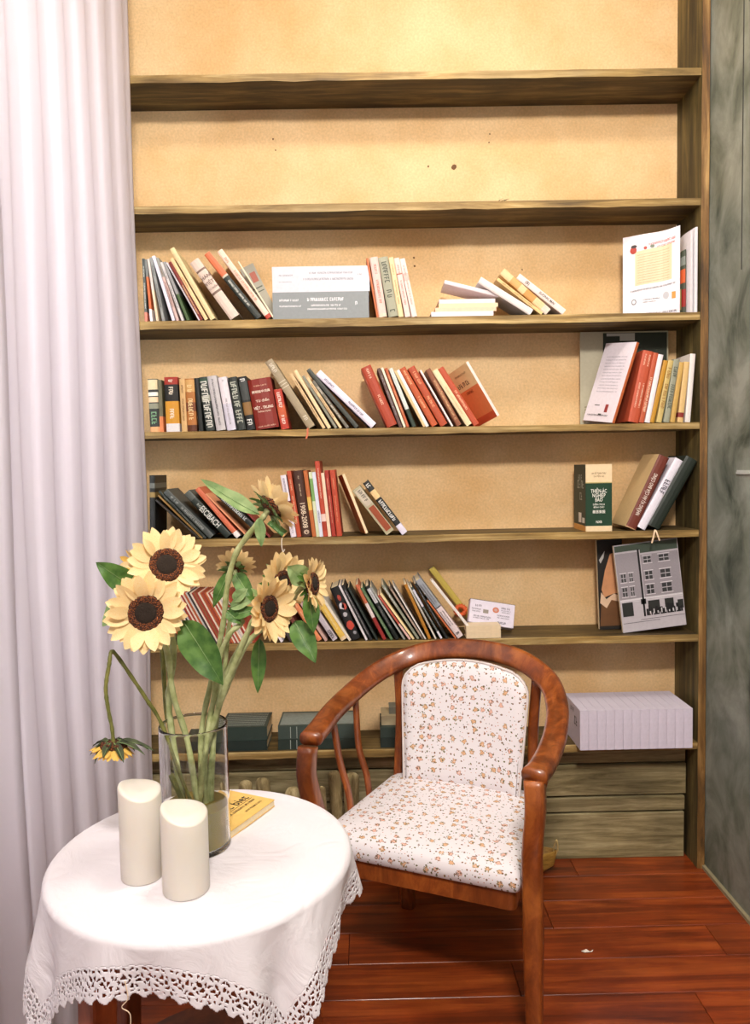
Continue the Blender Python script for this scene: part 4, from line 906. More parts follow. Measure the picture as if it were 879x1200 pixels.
# ------------------------------------------------------------------ seventh shelf
z7 = SH[7]+.0004
def dark_pair(x0, x1, ytop, ymid, ybot, labels, Y, c1, c2, dx=0, D=.15, g_=None, marks=()):
    r1, w1, h1, _ = flat_book(labels[0], 7, x0+dx, x1+dx, ymid, ybot, c2, Y, D, z7, group=None)
    r2, w2, h2, _ = flat_book(labels[1], 7, x0, x1, ytop, ymid, c1, Y+.002, D+.006, z7+h1+.0006, group=None)
    for rr, ww, h in ((r1, w1, h1), (r2, w2, h2)):
        g = G()
        for m_ in marks: g.quad([(ww*m_, -.0005, h*.06), (ww*m_+.002, -.0005, h*.06), (ww*m_+.002, -.0005, h*.94), (ww*m_, -.0005, h*.94)])
        g.mk('spine_band', col((170, 178, 170)), rr)
    return r2, w2, h2
r2, w2, h2 = dark_pair(258, 314, 850, 866.5, 878.5, ('dark green lower volume of the pair just right of the glass vase, seventh shelf', 'dark green upper volume with etched pale top, right of the vase, seventh shelf'), 2.615, (44, 60, 54), (30, 44, 40), marks=(.06,))
g = G(); rr_ = random.Random(2)
for i in range(22):
    for j in range(9):
        x = .008+i*(w2-.018)/22; y = .012+j*.0155; a = rr_.uniform(.3, .8)
        g.quad([(x, y, h2+.0006), (x+.0055, y+.003, h2+.0006), (x+.0055, y+.0075, h2+.0006), (x, y+.0045, h2+.0006)])
g.mk('etched_pattern', col((176, 184, 176)), r2)
r2, w2, h2 = dark_pair(326, 420, 848, 864, 876.5, ('grey-green lower volume of the wide pair behind the chair arm, seventh shelf', 'grey-green upper volume with pale top behind the chair arm, seventh shelf'), 2.615, (60, 74, 68), (38, 52, 46), marks=(.155, .235))
g = G(); g.quad([(.006, .01, h2+.0006), (w2-.01, .01, h2+.0006), (w2-.01, .14, h2+.0006), (.006, .14, h2+.0006)]); g.mk('pale_top_sheet', paint((128, 138, 132), .6, .3, 90), r2)
r2, w2, h2 = dark_pair(446, 520, 851, 863, 875, ('dark green lower volume of the pair behind the chair back, seventh shelf', 'dark green upper volume under the small cream book, behind the chair back, seventh shelf'), 2.615, (48, 62, 56), (34, 46, 42))
zt = r2.location.z + h2+.0006
r, a_, hc, _ = flat_book('small cream book lying on the dark volumes left of the chair back', 7, 447, 478, 838, 849, (206, 190, 152), 2.64, .10, zt)
flat_book('small grey box on the cream book left of the chair back', 7, 456, 472, 827, 835, (140, 142, 130), 2.66, .06, zt+hc+.0006, name='box', cat='box')
flat_book('black-green slim volume beside the vase, leftmost on the seventh shelf', 7, 214, 256, 868, 879, (30, 44, 42), 2.63, .13, z7)
# row of thirteen white journals hanging over the shelf front
xa = onY(680, 881, 2.548).x; xb = onY(812, 881, 2.548).x; n = 13; tw = (xb-xa)/n
hz = SH[7]+.0004
jm = None
for k in range(n):
    r = thing('journal', ('white journal %s in the row jutting over the seventh shelf edge' % (ORD[k].replace('the curtain', 'the left') if k < 12 else 'farthest right')), 'journal', (xa+tw*k, 2.548, hz), group='row of plain white journals on the seventh shelf')
    f = abs(k-6)/6; H = .138
    if jm is None:
        c_ = book_parts(r, tw-.0007, .205, H, (214, 206, 222), rounded=.0012, pagec=paint((214, 206, 220), .8, .1, 200)); jm = [c.data for c in r.children]; nm_ = [c.name for c in r.children]
    else:
        for d, m_ in zip(jm, ('cover', 'pages')): o_ = bpy.data.objects.new(m_, d); COL.objects.link(o_); o_.parent = r
    if k == 0:
        r['label'] = 'leftmost white journal of the overhanging row, its cover printed with dark marks'; r['group'] = 'row of plain white journals on the seventh shelf'
        quads('cover_print', strokes(.06, .016, (-.0006, .12, .115), (0, -1, 0), (0, 0, 1), 5)+strokes(.05, .03, (-.0006, .07, .085), (0, -1, 0), (0, 0, 1), 6), paint((50, 50, 60), .5), r)
# ------------------------------------------------------------------ driftwood behind the chair
def log(px, pyt, wpx, Y, label, c=(150, 132, 92), flat=.7, seed=1, lean=0, bottom=0.001, H=None, rings=False):
    T = onY(px, pyt, Y); R_ = wpx/2/(FPX/Y); H = T.z-bottom; r = random.Random(seed); k = 14; fs_ = [i/10*.86 for i in range(10)]+[.86, .90, .94, .965, .985, .996, 1.0]; n = len(fs_)-1; V = []; F = []
    ph = [r.uniform(0, 6) for _ in range(4)]
    for i in range(n+1):
        f = fs_[i]; f0 = 1-R_*.8/H; rad = R_*(1.0+.10*sin(3*f+ph[0]))*(1 if f < f0 else max(.06, sqrt(max(.0, 1-((f-f0)/(1-f0))**2))))
        for j in range(k):
            a = 2*pi*j/k; q = rad*(1+.08*sin(3*a+ph[1]+2*f)+.05*sin(5*a+ph[2]))
            V.append((q*cos(a)+.006*sin(4*f+ph[3]), q*sin(a)*flat, H*f))
    for i in range(n):
        for j in range(k): F.append((i*k+j, i*k+(j+1) % k, (i+1)*k+(j+1) % k, (i+1)*k+j))
    F += [tuple(range(k))[::-1], tuple(n*k+j for j in range(k))]
    m = wood('driftwood', (96, 80, 46), (160, 142, 98), (204, 188, 146), (28, 28, 6), .85, .5)
    o = mk('driftwood', V, F, m, smooth=True, loc=(T.x, Y, bottom)); tag(o, label, 'driftwood', 'driftwood pieces standing behind the chair'); return o
gl = 'driftwood pieces standing behind the chair'
log(289, 914, 17, 2.60, 'short stubby driftwood piece, leftmost behind the table edge', seed=1)
log(309, 911, 16, 2.60, 'rounded tall driftwood piece standing behind the table edge, second from left', seed=2)
log(341, 922, 20, 2.59, 'knobbly driftwood piece beside the left chair arm post', seed=3, flat=.9)
log(379, 921, 10, 2.58, 'thin driftwood stick just right of the chair arm post', seed=4)
log(392, 903, 15, 2.60, 'pale straight driftwood log between chair post and first slat', seed=5)
log(413, 905, 17, 2.60, 'broad driftwood piece carved with a cross between the two chair slats', seed=6)
g = G(); lg = bpy.data.objects['driftwood.005'] if 'driftwood.005' in bpy.data.objects else None

# ------------------------------------------------------------------ chair
def floral_mat(axes):
    m, n, l, b = newmat('floral_cotton')
    tc = n.new('ShaderNodeTexCoord'); sp = n.new('ShaderNodeSeparateXYZ'); cb = n.new('ShaderNodeCombineXYZ'); l.new(tc.outputs['Object'], sp.inputs[0])
    l.new(sp.outputs[axes[0]], cb.inputs[0])
    if axes[1] == 1:
        sb = n.new('ShaderNodeMath'); sb.operation = 'ADD'; l.new(sp.outputs[1], sb.inputs[0]); l.new(sp.outputs[2], sb.inputs[1]); l.new(sb.outputs[0], cb.inputs[1])
    else: l.new(sp.outputs[axes[1]], cb.inputs[1])
    base = lin((226, 221, 224)); prev = None
    def mixc(fac, colr, a):
        mx = n.new('ShaderNodeMix'); mx.data_type = 'RGBA'
        if isinstance(a, tuple): mx.inputs[6].default_value = a
        else: l.new(a, mx.inputs[6])
        if isinstance(colr, tuple): mx.inputs[7].default_value = colr
        else: l.new(colr, mx.inputs[7])
        l.new(fac, mx.inputs[0]); return mx.outputs[2]
    def math_(op, a, b_=None, c=None):
        q = n.new('ShaderNodeMath'); q.operation = op
        for i, v in enumerate((a, b_, c)):
            if v is None: continue
            if isinstance(v, (int, float)): q.inputs[i].default_value = v
            else: l.new(v, q.inputs[i])
        return q.outputs[0]
    nz = n.new('ShaderNodeTexNoise'); nz.inputs['Scale'].default_value = 170; nz.inputs['Detail'].default_value = 2; l.new(cb.outputs[0], nz.inputs['Vector'])
    def motif(scale, rnd, lo, hi, wob, c1, c2, a, keep=0.0, off=(0, 0, 0)):
        va = n.new('ShaderNodeVectorMath'); va.operation = 'ADD'; va.inputs[1].default_value = off; l.new(cb.outputs[0], va.inputs[0])
        v = n.new('ShaderNodeTexVoronoi'); v.voronoi_dimensions = '2D'; v.inputs['Scale'].default_value = scale; v.inputs['Randomness'].default_value = rnd; l.new(va.outputs[0], v.inputs['Vector'])
        d = math_('ADD', v.outputs['Distance'], math_('MULTIPLY', math_('SUBTRACT', nz.outputs['Fac'], .5), wob))
        f = math_('MULTIPLY', math_('LESS_THAN', d, hi), math_('GREATER_THAN', d, lo))
        sc = n.new('ShaderNodeSeparateColor'); l.new(v.outputs['Color'], sc.inputs[0])
        if keep: f = math_('MULTIPLY', f, math_('GREATER_THAN', sc.outputs[1], keep))
        cm = n.new('ShaderNodeMix'); cm.data_type = 'RGBA'; cm.inputs[6].default_value = lin(c1); cm.inputs[7].default_value = lin(c2)
        l.new(math_('GREATER_THAN', sc.outputs[0], .5), cm.inputs[0])
        return mixc(f, cm.outputs[2], a)
    a = motif(32, .55, 0, .20, .5, (222, 176, 156), (216, 170, 130), base, .35)
    a = motif(32, .55, .17, .225, .62, (126, 92, 66), (124, 112, 72), a, .35)
    a = motif(58, .8, 0, .15, .34, (104, 100, 62), (120, 84, 58), a, .35, (.31, .17, 0))
    a = motif(88, .9, 0, .12, .2, (190, 130, 96), (96, 90, 66), a, .5, (.7, .9, 0))
    l.new(a, b.inputs['Base Color']); b.inputs['Roughness'].default_value = .85
    n2 = n.new('ShaderNodeTexNoise'); n2.inputs['Scale'].default_value = 700; l.new(tc.outputs['Object'], n2.inputs['Vector'])
    bp = n.new('ShaderNodeBump'); bp.inputs['Strength'].default_value = .15; bp.inputs['Distance'].default_value = .001; l.new(n2.outputs['Fac'], bp.inputs['Height']); l.new(bp.outputs[0], b.inputs['Normal'])
    return m
ch = thing('armchair', 'cherry wood armchair with horseshoe arm rail and floral upholstered seat and back', 'chair', (.108, 1.905, 0), (0, 0, -radians(24)))
DZ = .035
rail_pts = [(-.280, -.038, .696), (-.292, .04, .700), (-.304, .13, .710), (-.303, .23, .726), (-.280, .32, .755), (-.245, .39, .782), (-.190, .45, .806), (-.115, .478, .828), (-.03, .482, .840), (.06, .482, .840), (.143, .472, .830), (.212, .44, .812), (.272, .386, .782), (.307, .30, .745), (.322, .20, .718), (.326, .10, .700), (.324, .0, .692), (.316, -.056, .690)]
rail_pts = [(x, y, z+DZ-.014) for x, y, z in rail_pts]
P = catmull(rail_pts, 5); ups = []
for p in P:
    k = min(1, max(0, (p.y-.10)/.36)); out = Vector((p.x*1.2, p.y-.12, 0)); out = out.normalized() if out.length > 1e-6 else Vector((0, 1, 0))
    ups.append((Vector((0, 0, 1))*(1-.55*k) - out*(.75*k)).normalized())
V, F = sweep(P, rrect(.062, .034, .012), ups); fixn(mk('arm_rail', V, F, CHAIRM, ch, smooth=True))
for s in (-1, 1):
    x0 = -.282 if s < 0 else .316
    pts = [(x0, -.05, .700), (x0*1.01, -.056, .63), (x0*.985, -.045, .56), (x0*.965, -.03, .50), (x0*.965, -.025, .42), (x0*.97, -.03, .30), (x0*.98, -.04, .15), (x0*1.0, -.055, .001)]
    P = catmull(pts, 5)
    sc = [1.0 if p.z > .3 else .72+.28*p.z/.3 for p in P]
    V, F = sweep(P, rrect(.044, .047, .010), Vector((1, 0, 0)), sc); fixn(mk('front_leg', V, F, CHAIRM, ch, smooth=True))
    # scroll end of the arm
    pts = [(s*.200, .44, .40), (s*.200, .445, .25), (s*.205, .46, .001)]
    V, F = sweep(catmull(pts, 5), rrect(.040, .040, .009), Vector((0, 1, 0)), None); fixn(mk('rear_leg', V, F, CHAIRM, ch, smooth=True))
    xs_ = -.215 if s < 0 else .225
    pts = [(s*.212, .40, .40), (s*.213, .425, .52), (s*.212, .438, .65), (xs_, .434, .806)]
    V, F = sweep(catmull(pts, 6), rrect(.030, .026, .008), Vector((0, 1, 0))); fixn(mk('back_stile', V, F, CHAIRM, ch, smooth=True))
    for y_, zt, xo in ((.135, .716, .304), (.265, .748, .292)):
        xo = xo+(.018 if s > 0 else 0)
        pts = [(s*.246, y_+.0, .42), (s*.262, y_+.012, .50), (s*.285, y_+.008, .59), (s*(xo-.006), y_-.006, zt)]
        V, F = sweep(catmull(pts, 6), rrect(.013, .026, .005), Vector((0, 1, 0))); fixn(mk('arm_slat', V, F, CHAIRM, ch, smooth=True))
# seat frame and cushion
def seat_outline(e=0, k=6):
    c = [(-.262-e, -.035-e), (.270+e, -.035-e), (.225+e, .425+e), (-.225-e, .425+e)]; rr = [.022, .022, .05, .05]; out = []
    for i in range(4):
        p = Vector(c[i]); a = (Vector(c[i-1])-p).normalized(); b = (Vector(c[(i+1) % 4])-p).normalized()
        for j in range(k+1):
            t = j/k; out.append(p + a*rr[i]*(1-t)**2 + b*rr[i]*t**2)
    return out
def stack_outline(levels, capz=None):
    """levels: (scale_out, z); shared outline, domed with a centre fan"""
    V = []; F = []; n = None
    for e, z in levels:
        o_ = seat_outline(e); n = len(o_); V += [(p.x, p.y, z) for p in o_]
    for i in range(len(levels)-1):
        for j in range(n): F.append((i*n+j, i*n+(j+1) % n, (i+1)*n+(j+1) % n, (i+1)*n+j))
    return V, F, n
V, F, n = stack_outline([(-.004, .360), (-.004, .405)]); F += [tuple(range(n))[::-1], tuple(n+j for j in range(n))]
fixn(mk('seat_rail', V, F, CHAIRM, ch))
V, F, n = stack_outline([(-.004, .4055), (.006, .412), (.009, .43), (.006, .452), (-.008, .466), (-.03, .473)])
b0 = 5*n; o_ = seat_outline(-.03); cx_, cy_ = 0, .2; L = 7
for q in range(1, L):
    f = 1-q/L
    V += [(cx_+(p.x-cx_)*f, cy_+(p.y-cy_)*f, .473+.016*(1-f*f)) for p in o_]
    for j in range(n): F.append((b0+j, b0+(j+1) % n, b0+n+(j+1) % n, b0+n+j))
    b0 += n
V.append((cx_, cy_, .489)); F += [(b0+j, b0+(j+1) % n, len(V)-1) for j in range(n)]; F.append(tuple(range(n))[::-1])
fixn(mk('seat_cushion', V, F, floral_mat((0, 1)), ch, smooth=True))
# back cushion: arched, slightly concave
def back_pt(u, v):
    """u -1..1 across, v 0..1 up, middle surface"""
    hw = .178+.022*v
    if v > .88: hw *= sqrt(max(0, 1-((v-.88)/.13)**2*.16))
    x = .010+u*hw; z = .462+v*(.345+.032*(1-u*u)) ; y = .385+.055*v - .030*(u*u) + .0*v
    return Vector((x, y, z))
def back_panel(e, off, nu=20, nv=18):
    g = []; 
    for i in range(nv+1):
        for j in range(nu+1):
            u = -1+2*j/nu; v = i/nv
            cu, cv = u, v
            # round the two upper corners
            if v > .82 and abs(u) > .80:
                a = (abs(u)-.80)/.20; b_ = (v-.82)/.18; r_ = max(a, b_)
                d = sqrt(a*a+b_*b_)
                if d > 1e-6: q = r_/d; cu = math.copysign(.80+.20*a*q, u); cv = .82+.18*b_*q
            edge = min(1, min(1-abs(u), 1-v, v)*nu/2.6)
            p = back_pt(cu*(1+e), cv)
            g.append(p + Vector((0, off*(.35+.65*sqrt(max(0, edge))), 0)))
    return g
nu, nv = 20, 18
A = back_panel(0, -.024); Bk = back_panel(0, .020); N = (nu+1)*(nv+1); V = A+Bk; F = []
idx = lambda i, j: i*(nu+1)+j
for i in range(nv):
    for j in range(nu):
        F.append((idx(i, j), idx(i, j+1), idx(i+1, j+1), idx(i+1, j))); F.append((N+idx(i, j), N+idx(i+1, j), N+idx(i+1, j+1), N+idx(i, j+1)))
ring = [idx(0, j) for j in range(nu)]+[idx(i, nu) for i in range(nv)]+[idx(nv, j) for j in range(nu, 0, -1)]+[idx(i, 0) for i in range(nv, 0, -1)]
for k in range(len(ring)):
    a, b_ = ring[k], ring[(k+1) % len(ring)]; F.append((a, N+a, N+b_, b_))
bk = fixn(mk('back_cushion', V, F, floral_mat((0, 2)), ch, smooth=True))
pip = [A[k]*.5+Bk[k]*.5+Vector((0, -.012, 0)) for k in ring[nu-0:]+ring[:1]]
edge = [A[idx(i, nu)] for i in range(nv)]+[A[idx(nv, j)] for j in range(nu, 0, -1)]+[A[idx(i, 0)] for i in range(nv, -1, -1)]
V, F = sweep([p+Vector((0, -.001, 0)) for p in edge], circ(.0035, 6)); fixn(mk('piping', V, F, paint((214, 204, 200), .8), bk, smooth=True))
inner = []
for p in edge:
    c_ = Vector((0, p.y, .64)); d = (p-c_); d.y = 0; q = p - d.normalized()*.012; q.y = p.y-.0035; inner.append(q)
V, F = sweep(inner, circ(.0011, 5)); fixn(mk('seam', V, F, paint((150, 140, 140), .8), bk))

# ------------------------------------------------------------------ round table with cloth
TC = Vector((-.312, 1.352)); TR = .255; TZ = .743
tb = thing('side_table', 'round wooden side table under a white lace-edged cloth by the curtain', 'table', (TC.x, TC.y, 0))
V, F = lathe([(0.001, .72), (TR-.006, .72), (TR-.002, .724), (TR-.002, .739), (TR-.006, TZ-.001), (.001, TZ-.001)], 64); fixn(mk('table_top', V, F, TABLEW, tb))
g = G()
for a in (0, 1, 2, 3):
    M = Matrix.Rotation(pi/2*a+radians(10), 4, 'Z'); g.box((-.16, -.172, .655), (.16, -.152, .7195), 0, M)
g.mk('apron', TABLEW, tb)
for a in range(4):
    M = Matrix.Rotation(pi/2*a+radians(10)+pi/4, 4, 'Z')
    pts = [M @ Vector((.225, 0, .7195)), M @ Vector((.235, 0, .4)), M @ Vector((.25, 0, .0005))]
    V, F = sweep(pts, rrect(.050, .044, .006), M @ Vector((0, 1, 0)), [1, .9, .7]); fixn(mk('leg', V, F, TABLEW, tb))
V, F = lathe([(.001, .30), (.19, .30), (.19, .318), (.001, .318)], 48); fixn(mk('lower_shelf', V, F, TABLEW, tb))
# cloth
def cloth():
    S = .352; n = 400; rot = radians(-52-45); V = []; F = []; R0 = TR+.001; keep = {}
    def pos(a, b):
        x, y = a*cos(rot)-b*sin(rot), a*sin(rot)+b*cos(rot); r = sqrt(x*x+y*y); th = atan2(y, x)
        z0 = TZ+.0012
        wr = .0011*sin(38*x+12*y)*sin(23*y)+.0005*sin(70*x-20*y)
        if r < R0: return (x, y, z0+.0008+wr)
        aa = r-R0; th4 = th-radians(-52)
        fl = .085+.05*cos(4*th4)+.045*sin(7*th+1.0)+.035*cos(11*th+.5)
        fl = max(.04, fl); br = .014
        if aa < br*pi/2: ph = aa/br; rr = R0+br*sin(ph); zz = -br*(1-cos(ph))
        else:
            d = aa-br*pi/2; rr = R0+br+fl*d; zz = -br-sqrt(max(.1, 1-fl*fl))*d
        k = min(1, max(0, (aa-.02)/.1)); rr += k*(.012*sin(9*th+.7)+.006*sin(17*th+2))*(1 if aa > 0 else 0)
        # fabric gathers sideways beside each corner
        tw = k*.06*sin(4*th4)*-1; th2 = th+tw
        return (rr*cos(th2), rr*sin(th2), z0+zz)
    for i in range(n+1):
        for j in range(n+1):
            a = -S+2*S*i/n; b = -S+2*S*j/n
            V.append(pos(a, b))
    cell = 2*S/n
    LW = .052
    body = []; lace = []
    rr_ = random.Random(3)
    def inlace(i, j):
        a = -S+(i+.5)*cell; b = -S+(j+.5)*cell; da = S-abs(a); db = S-abs(b); d = min(da, db); t = b if da < db else a
        return d, t
    for i in range(n):
        for j in range(n):
            d, t = inlace(i, j); t += .0016*sin(t*310+d*200)+.0012*sin(i*.7+j*.31); d += .0012*sin(t*420+1.3*sin(i*.4))
            f = (i*(n+1)+j, (i+1)*(n+1)+j, (i+1)*(n+1)+j+1, i*(n+1)+j+1)
            if d > LW: body.append(f); continue
            u = t/.030; fu = (u % 1)-.5
            # scalloped outer hem
            if d < .011*(1-abs(cos(pi*u))**.8) : continue
            # eyelet flowers: ring of holes about a centre in each scallop
            cx0, cy0 = fu*.030, d-.028; r = sqrt(cx0*cx0+cy0*cy0); th = atan2(cy0, cx0)
            hole = (.0052 < r < .0112 and cos(6*th) > -.05)
            if d > .042: hole = hole or (abs(d-.0465) < .0024 and (t/.0105 % 1) < .52)
            if d < .014: hole = hole or (abs(d-.0125) < .0018 and (t/.0105 % 1) < .45)
            if abs(fu) > .40 and abs(d-.030) < .009: hole = hole or (abs(d-.024) < .003 or abs(d-.036) < .003)
            if not hole: lace.append(f)
    return V, body, lace
m, n_, l_, b_ = newmat('white_linen')
tc = n_.new('ShaderNodeTexCoord'); b_.inputs['Base Color'].default_value = lin((222, 217, 222)); b_.inputs['Roughness'].default_value = .8
wv = n_.new('ShaderNodeTexNoise'); wv.inputs['Scale'].default_value = 11; wv.inputs['Detail'].default_value = 5; wv.inputs['Distortion'].default_value = 2.5; l_.new(tc.outputs['Object'], wv.inputs['Vector'])
bp = n_.new('ShaderNodeBump'); bp.inputs['Strength'].default_value = .45; bp.inputs['Distance'].default_value = .008; l_.new(wv.outputs['Fac'], bp.inputs['Height']); l_.new(bp.outputs[0], b_.inputs['Normal'])
LINEN = m
V, body, lace = cloth()
cl = thing('tablecloth', 'square white tablecloth with crocheted lace hem draped over the round table', 'tablecloth', (TC.x, TC.y, 0))
def sub(name, faces, thick, parent):
    us = sorted({i for f in faces for i in f}); mp = {a: k for k, a in enumerate(us)}
    o = mk(name, [V[i] for i in us], [tuple(mp[i] for i in f) for f in faces], LINEN, parent, smooth=True)
    md = o.modifiers.new('s', 'SOLIDIFY'); md.thickness = thick; md.offset = 1; return o
sub('linen_panel', body, .0010, cl); sub('lace_hem', lace, .0012, cl)
# loose thread hanging from the hem
hp = onY(147, 1165, 1.075)
tp = [(hp.x, hp.y, hp.z+.02), (hp.x+.004, hp.y-.002, hp.z-.005), (hp.x-.006, hp.y, hp.z-.02), (hp.x+.006, hp.y, hp.z-.032), (hp.x+.003, hp.y, hp.z-.07)]
V2, F2 = sweep([v-Vector((TC.x, TC.y, 0)) for v in catmull(tp, 6)], circ(.0008, 5)); fixn(mk('loose_thread', V2, F2, paint((226, 200, 170), .8), cl))
ZT = TZ+.0034
# ------------------------------------------------------------------ things on the table
def candle(px, pyb, r, h, label, slope, az):
    p = onZ(px, pyb, ZT); c = Vector((p.x, p.y+r, ZT)); t = thing('led_candle', label, 'candle', c, group='ivory flameless candles on the table')
    k = 40; V = []; F = []
    lv = [(r*.97, 0, 0), (r, .002, 0), (r, .5, 1), (r, .96, 2)]
    def top(a, d=0): return h*(1-slope*.5)+h*slope*.5*cos(a-az)+.003*sin(2*a+1)
    for j in range(k):
        a = 2*pi*j/k; tz = top(a)
        for rr, z in ((r*.97, 0), (r, .002), (r*1.0, tz*.5), (r*1.0, tz-.003), (r*.97, tz), (r*.88, tz+.0012), (r*.70, tz*.45+h*(1-slope*.5)*.55+.002), (r*.35, tz*.2+h*(1-slope*.5)*.8+.002)): V.append((rr*cos(a), rr*sin(a), z))
    m_ = 8
    for j in range(k):
        for i in range(m_-1): F.append((j*m_+i, ((j+1) % k)*m_+i, ((j+1) % k)*m_+i+1, j*m_+i+1))
    F.append(tuple(j*m_ for j in range(k))[::-1]); F.append(tuple(j*m_+m_-1 for j in range(k)))
    m, n, l, b = newmat('ivory_wax'); b.inputs['Base Color'].default_value = lin((214, 207, 196)); b.inputs['Roughness'].default_value = .45
    b.inputs['Subsurface Weight'].default_value = .25; b.inputs['Subsurface Radius'].default_value = (.02, .014, .008); b.inputs['Subsurface Scale'].default_value = 1
    fixn(mk('wax_body', V, F, m, t, smooth=True))
    V, F = lathe([(.0005, .0), (r*.9, .0), (r*.92, .001), (r*.9, .0019), (.0005, .0019)], 24)
candle(160, 1039, .0355, .160, 'taller ivory flameless candle with slanted top on the tablecloth, left one', .10, radians(150))
candle(212, 1057, .0380, .142, 'shorter ivory flameless candle with slanted top standing in front of the vase', .13, radians(150))
# vase
vp = onZ(222, 1010, ZT); VR = .0615; VC = Vector((vp.x, vp.y+VR, ZT)); VH = .228
vs = thing('vase', 'tall clear glass cylinder vase holding the sunflowers, a third full of yellowish water', 'vase', VC)
m, n, l, b = newmat('clear_glass'); b.inputs['Transmission Weight'].default_value = 1; b.inputs['Roughness'].default_value = 0; b.inputs['IOR'].default_value = 1.45; b.inputs['Base Color'].default_value = (.97, .98, .96, 1)
t_ = .003
V, F = lathe([(.0005, 0), (VR-.006, 0), (VR-.003, 0), (VR-.002, 0), (VR-.0006, .0006), (VR, .002), (VR, .004), (VR, .012), (VR, VH*.5), (VR, VH-.006), (VR, VH-.002), (VR-.0006, VH-.0005), (VR-t_*.5, VH), (VR-t_+.0006, VH-.0005), (VR-t_, VH-.002), (VR-t_, VH-.006), (VR-t_, VH*.5), (VR-t_, .014), (VR-t_, .012), (VR-t_, .010), (VR-t_-.003, .007), (VR-t_-.006, .007), (.0005, .007)], 56)
k_ = 56; n0 = len(V)-k_; F += [(n0+j, n0+(j+1) % k_, (j+1) % k_, j) for j in range(k_)]; mk('glass_body', V, F, m, vs, smooth=True)
m, n, l, b = newmat('cloudy_water'); b.inputs['Transmission Weight'].default_value = .62; b.inputs['Roughness'].default_value = .05; b.inputs['IOR'].default_value = 1.33; b.inputs['Base Color'].default_value = lin((220, 200, 112))
V, F = lathe([(.0005, .0074), (VR-t_-.0034, .0074), (VR-t_-.0004, .0106), (VR-t_-.0004, .078), (.0005, .078)], 48)
k_ = 48; n0 = len(V)-k_; F += [(n0+j, n0+(j+1) % k_, (j+1) % k_, j) for j in range(k_)]; mk('water', V, F, m, vs, smooth=False)
# yellow paperback beside the vase
zb = ZT+.0008; P1 = onZ(322, 938, zb+.012); P2 = onZ(264, 980, zb+.012); e = (P1-P2); e.z = 0; Lb = .19; e.normalize(); f_ = Vector((-e.y, e.x, 0))
r = thing('book', 'yellow paperback lying on the tablecloth behind the vase', 'book', (P1.x, P1.y, zb)); r.rotation_euler = (0, 0, atan2(e.y, e.x))
Wb = .125
g = G(); g.box((-Lb, 0, 0), (0, Wb, .0012)); g.box((-Lb, 0, .0128), (0, Wb, .014)); g.box((-Lb, Wb-.001, .0012), (0, Wb, .0128)); g.mk('cover', col((226, 186, 104)), r)
g = G(); g.box((-Lb+.001, .001, .0013), (-.001, Wb-.0012, .0127)); g.mk('pages', PAGE, r)
text('thac biet', .030, paint((30, 26, 24), .5), r, (-.062, .062, .0143), (1, 0, 0), (0, 1, 0), 'title', width=.098)
quads('subtitle', strokes(.085, .006, (-.10, .040, .0144), (1, 0, 0), (0, 1, 0), 4)+strokes(.055, .005, (-.07, .022, .0144), (1, 0, 0), (0, 1, 0), 5)+[[Vector((-.11, .048, .0144)), Vector((-.012, .048, .0144)), Vector((-.012, .0492, .0144)), Vector((-.11, .0492, .0144))]], paint((60, 40, 30), .5), r)

# ------------------------------------------------------------------ curtains
def curtain_mat():
    m, n, l, b = newmat('white_curtain_cloth'); out = n['Material Output']
    b.inputs['Base Color'].default_value = lin((228, 222, 229)); b.inputs['Roughness'].default_value = .9
    tr = n.new('ShaderNodeBsdfTranslucent'); tr.inputs[0].default_value = lin((232, 226, 232)); ms = n.new('ShaderNodeMixShader'); ms.inputs[0].default_value = .35
    l.new(b.outputs[0], ms.inputs[1]); l.new(tr.outputs[0], ms.inputs[2]); l.new(ms.outputs[0], out.inputs['Surface'])
    tc = n.new('ShaderNodeTexCoord'); w_ = n.new('ShaderNodeTexNoise'); w_.inputs['Scale'].default_value = 300; l.new(tc.outputs['Object'], w_.inputs['Vector'])
    bp = n.new('ShaderNodeBump'); bp.inputs['Strength'].default_value = .12; bp.inputs['Distance'].default_value = .001; l.new(w_.outputs['Fac'], bp.inputs['Height']); l.new(bp.outputs[0], b.inputs['Normal'])
    return m
CUR = curtain_mat()
def curtain(label, y0, y1, x0, amp, nf, seed, flare=0.0):
    r_ = random.Random(seed); n = nf*14; nz = 40; V = []; F = []; ph = [r_.uniform(-.5, .5) for _ in range(nf+2)]; am = [r_.uniform(.6, 1.2) for _ in range(nf+2)]
    for i in range(nz+1):
        fz = i/nz; z = .012+fz*(3.45-.012)
        for j in range(n+1):
            u = j/n*nf; k = int(u); w1 = u-k; a_ = am[k]*(1-w1)+am[k+1]*w1; p_ = ph[k]*(1-w1)+ph[k+1]*w1
            s = sin(2*pi*u+p_*(1-.5*fz)); s = math.copysign(abs(s)**.65, s)
            A_ = amp*a_*(.55+.45*(1-fz)) if fz < .85 else amp*a_*(.55+.45*(1-fz))
            y = y0+(y1-y0)*j/n + .010*sin(4*pi*u+seed)*(1-fz*.4)
            x = x0+A_*s+.010*sin(3*z+u*.6)*(1-fz)+flare*(1-fz)
            V.append((x, y, z))
    for i in range(nz):
        for j in range(n): F.append((i*(n+1)+j, i*(n+1)+j+1, (i+1)*(n+1)+j+1, (i+1)*(n+1)+j))
    b = Vector((x0, y0, .012)); V = [Vector(v)-b for v in V]
    o = mk('curtain', V, F, CUR, smooth=True, loc=b); md = o.modifiers.new('s', 'SOLIDIFY'); md.thickness = .0012
    tag(o, label, 'curtain', 'white curtains along the left wall'); return o
curtain('white pleated curtain reaching the bookcase, behind the flower table', 1.56, 2.545, -.735, .012, 6, 3)
curtain('white curtain panel at the left edge of the photo, nearer than the pleated one', .55, 1.53, -.715, .012, 3, 8)
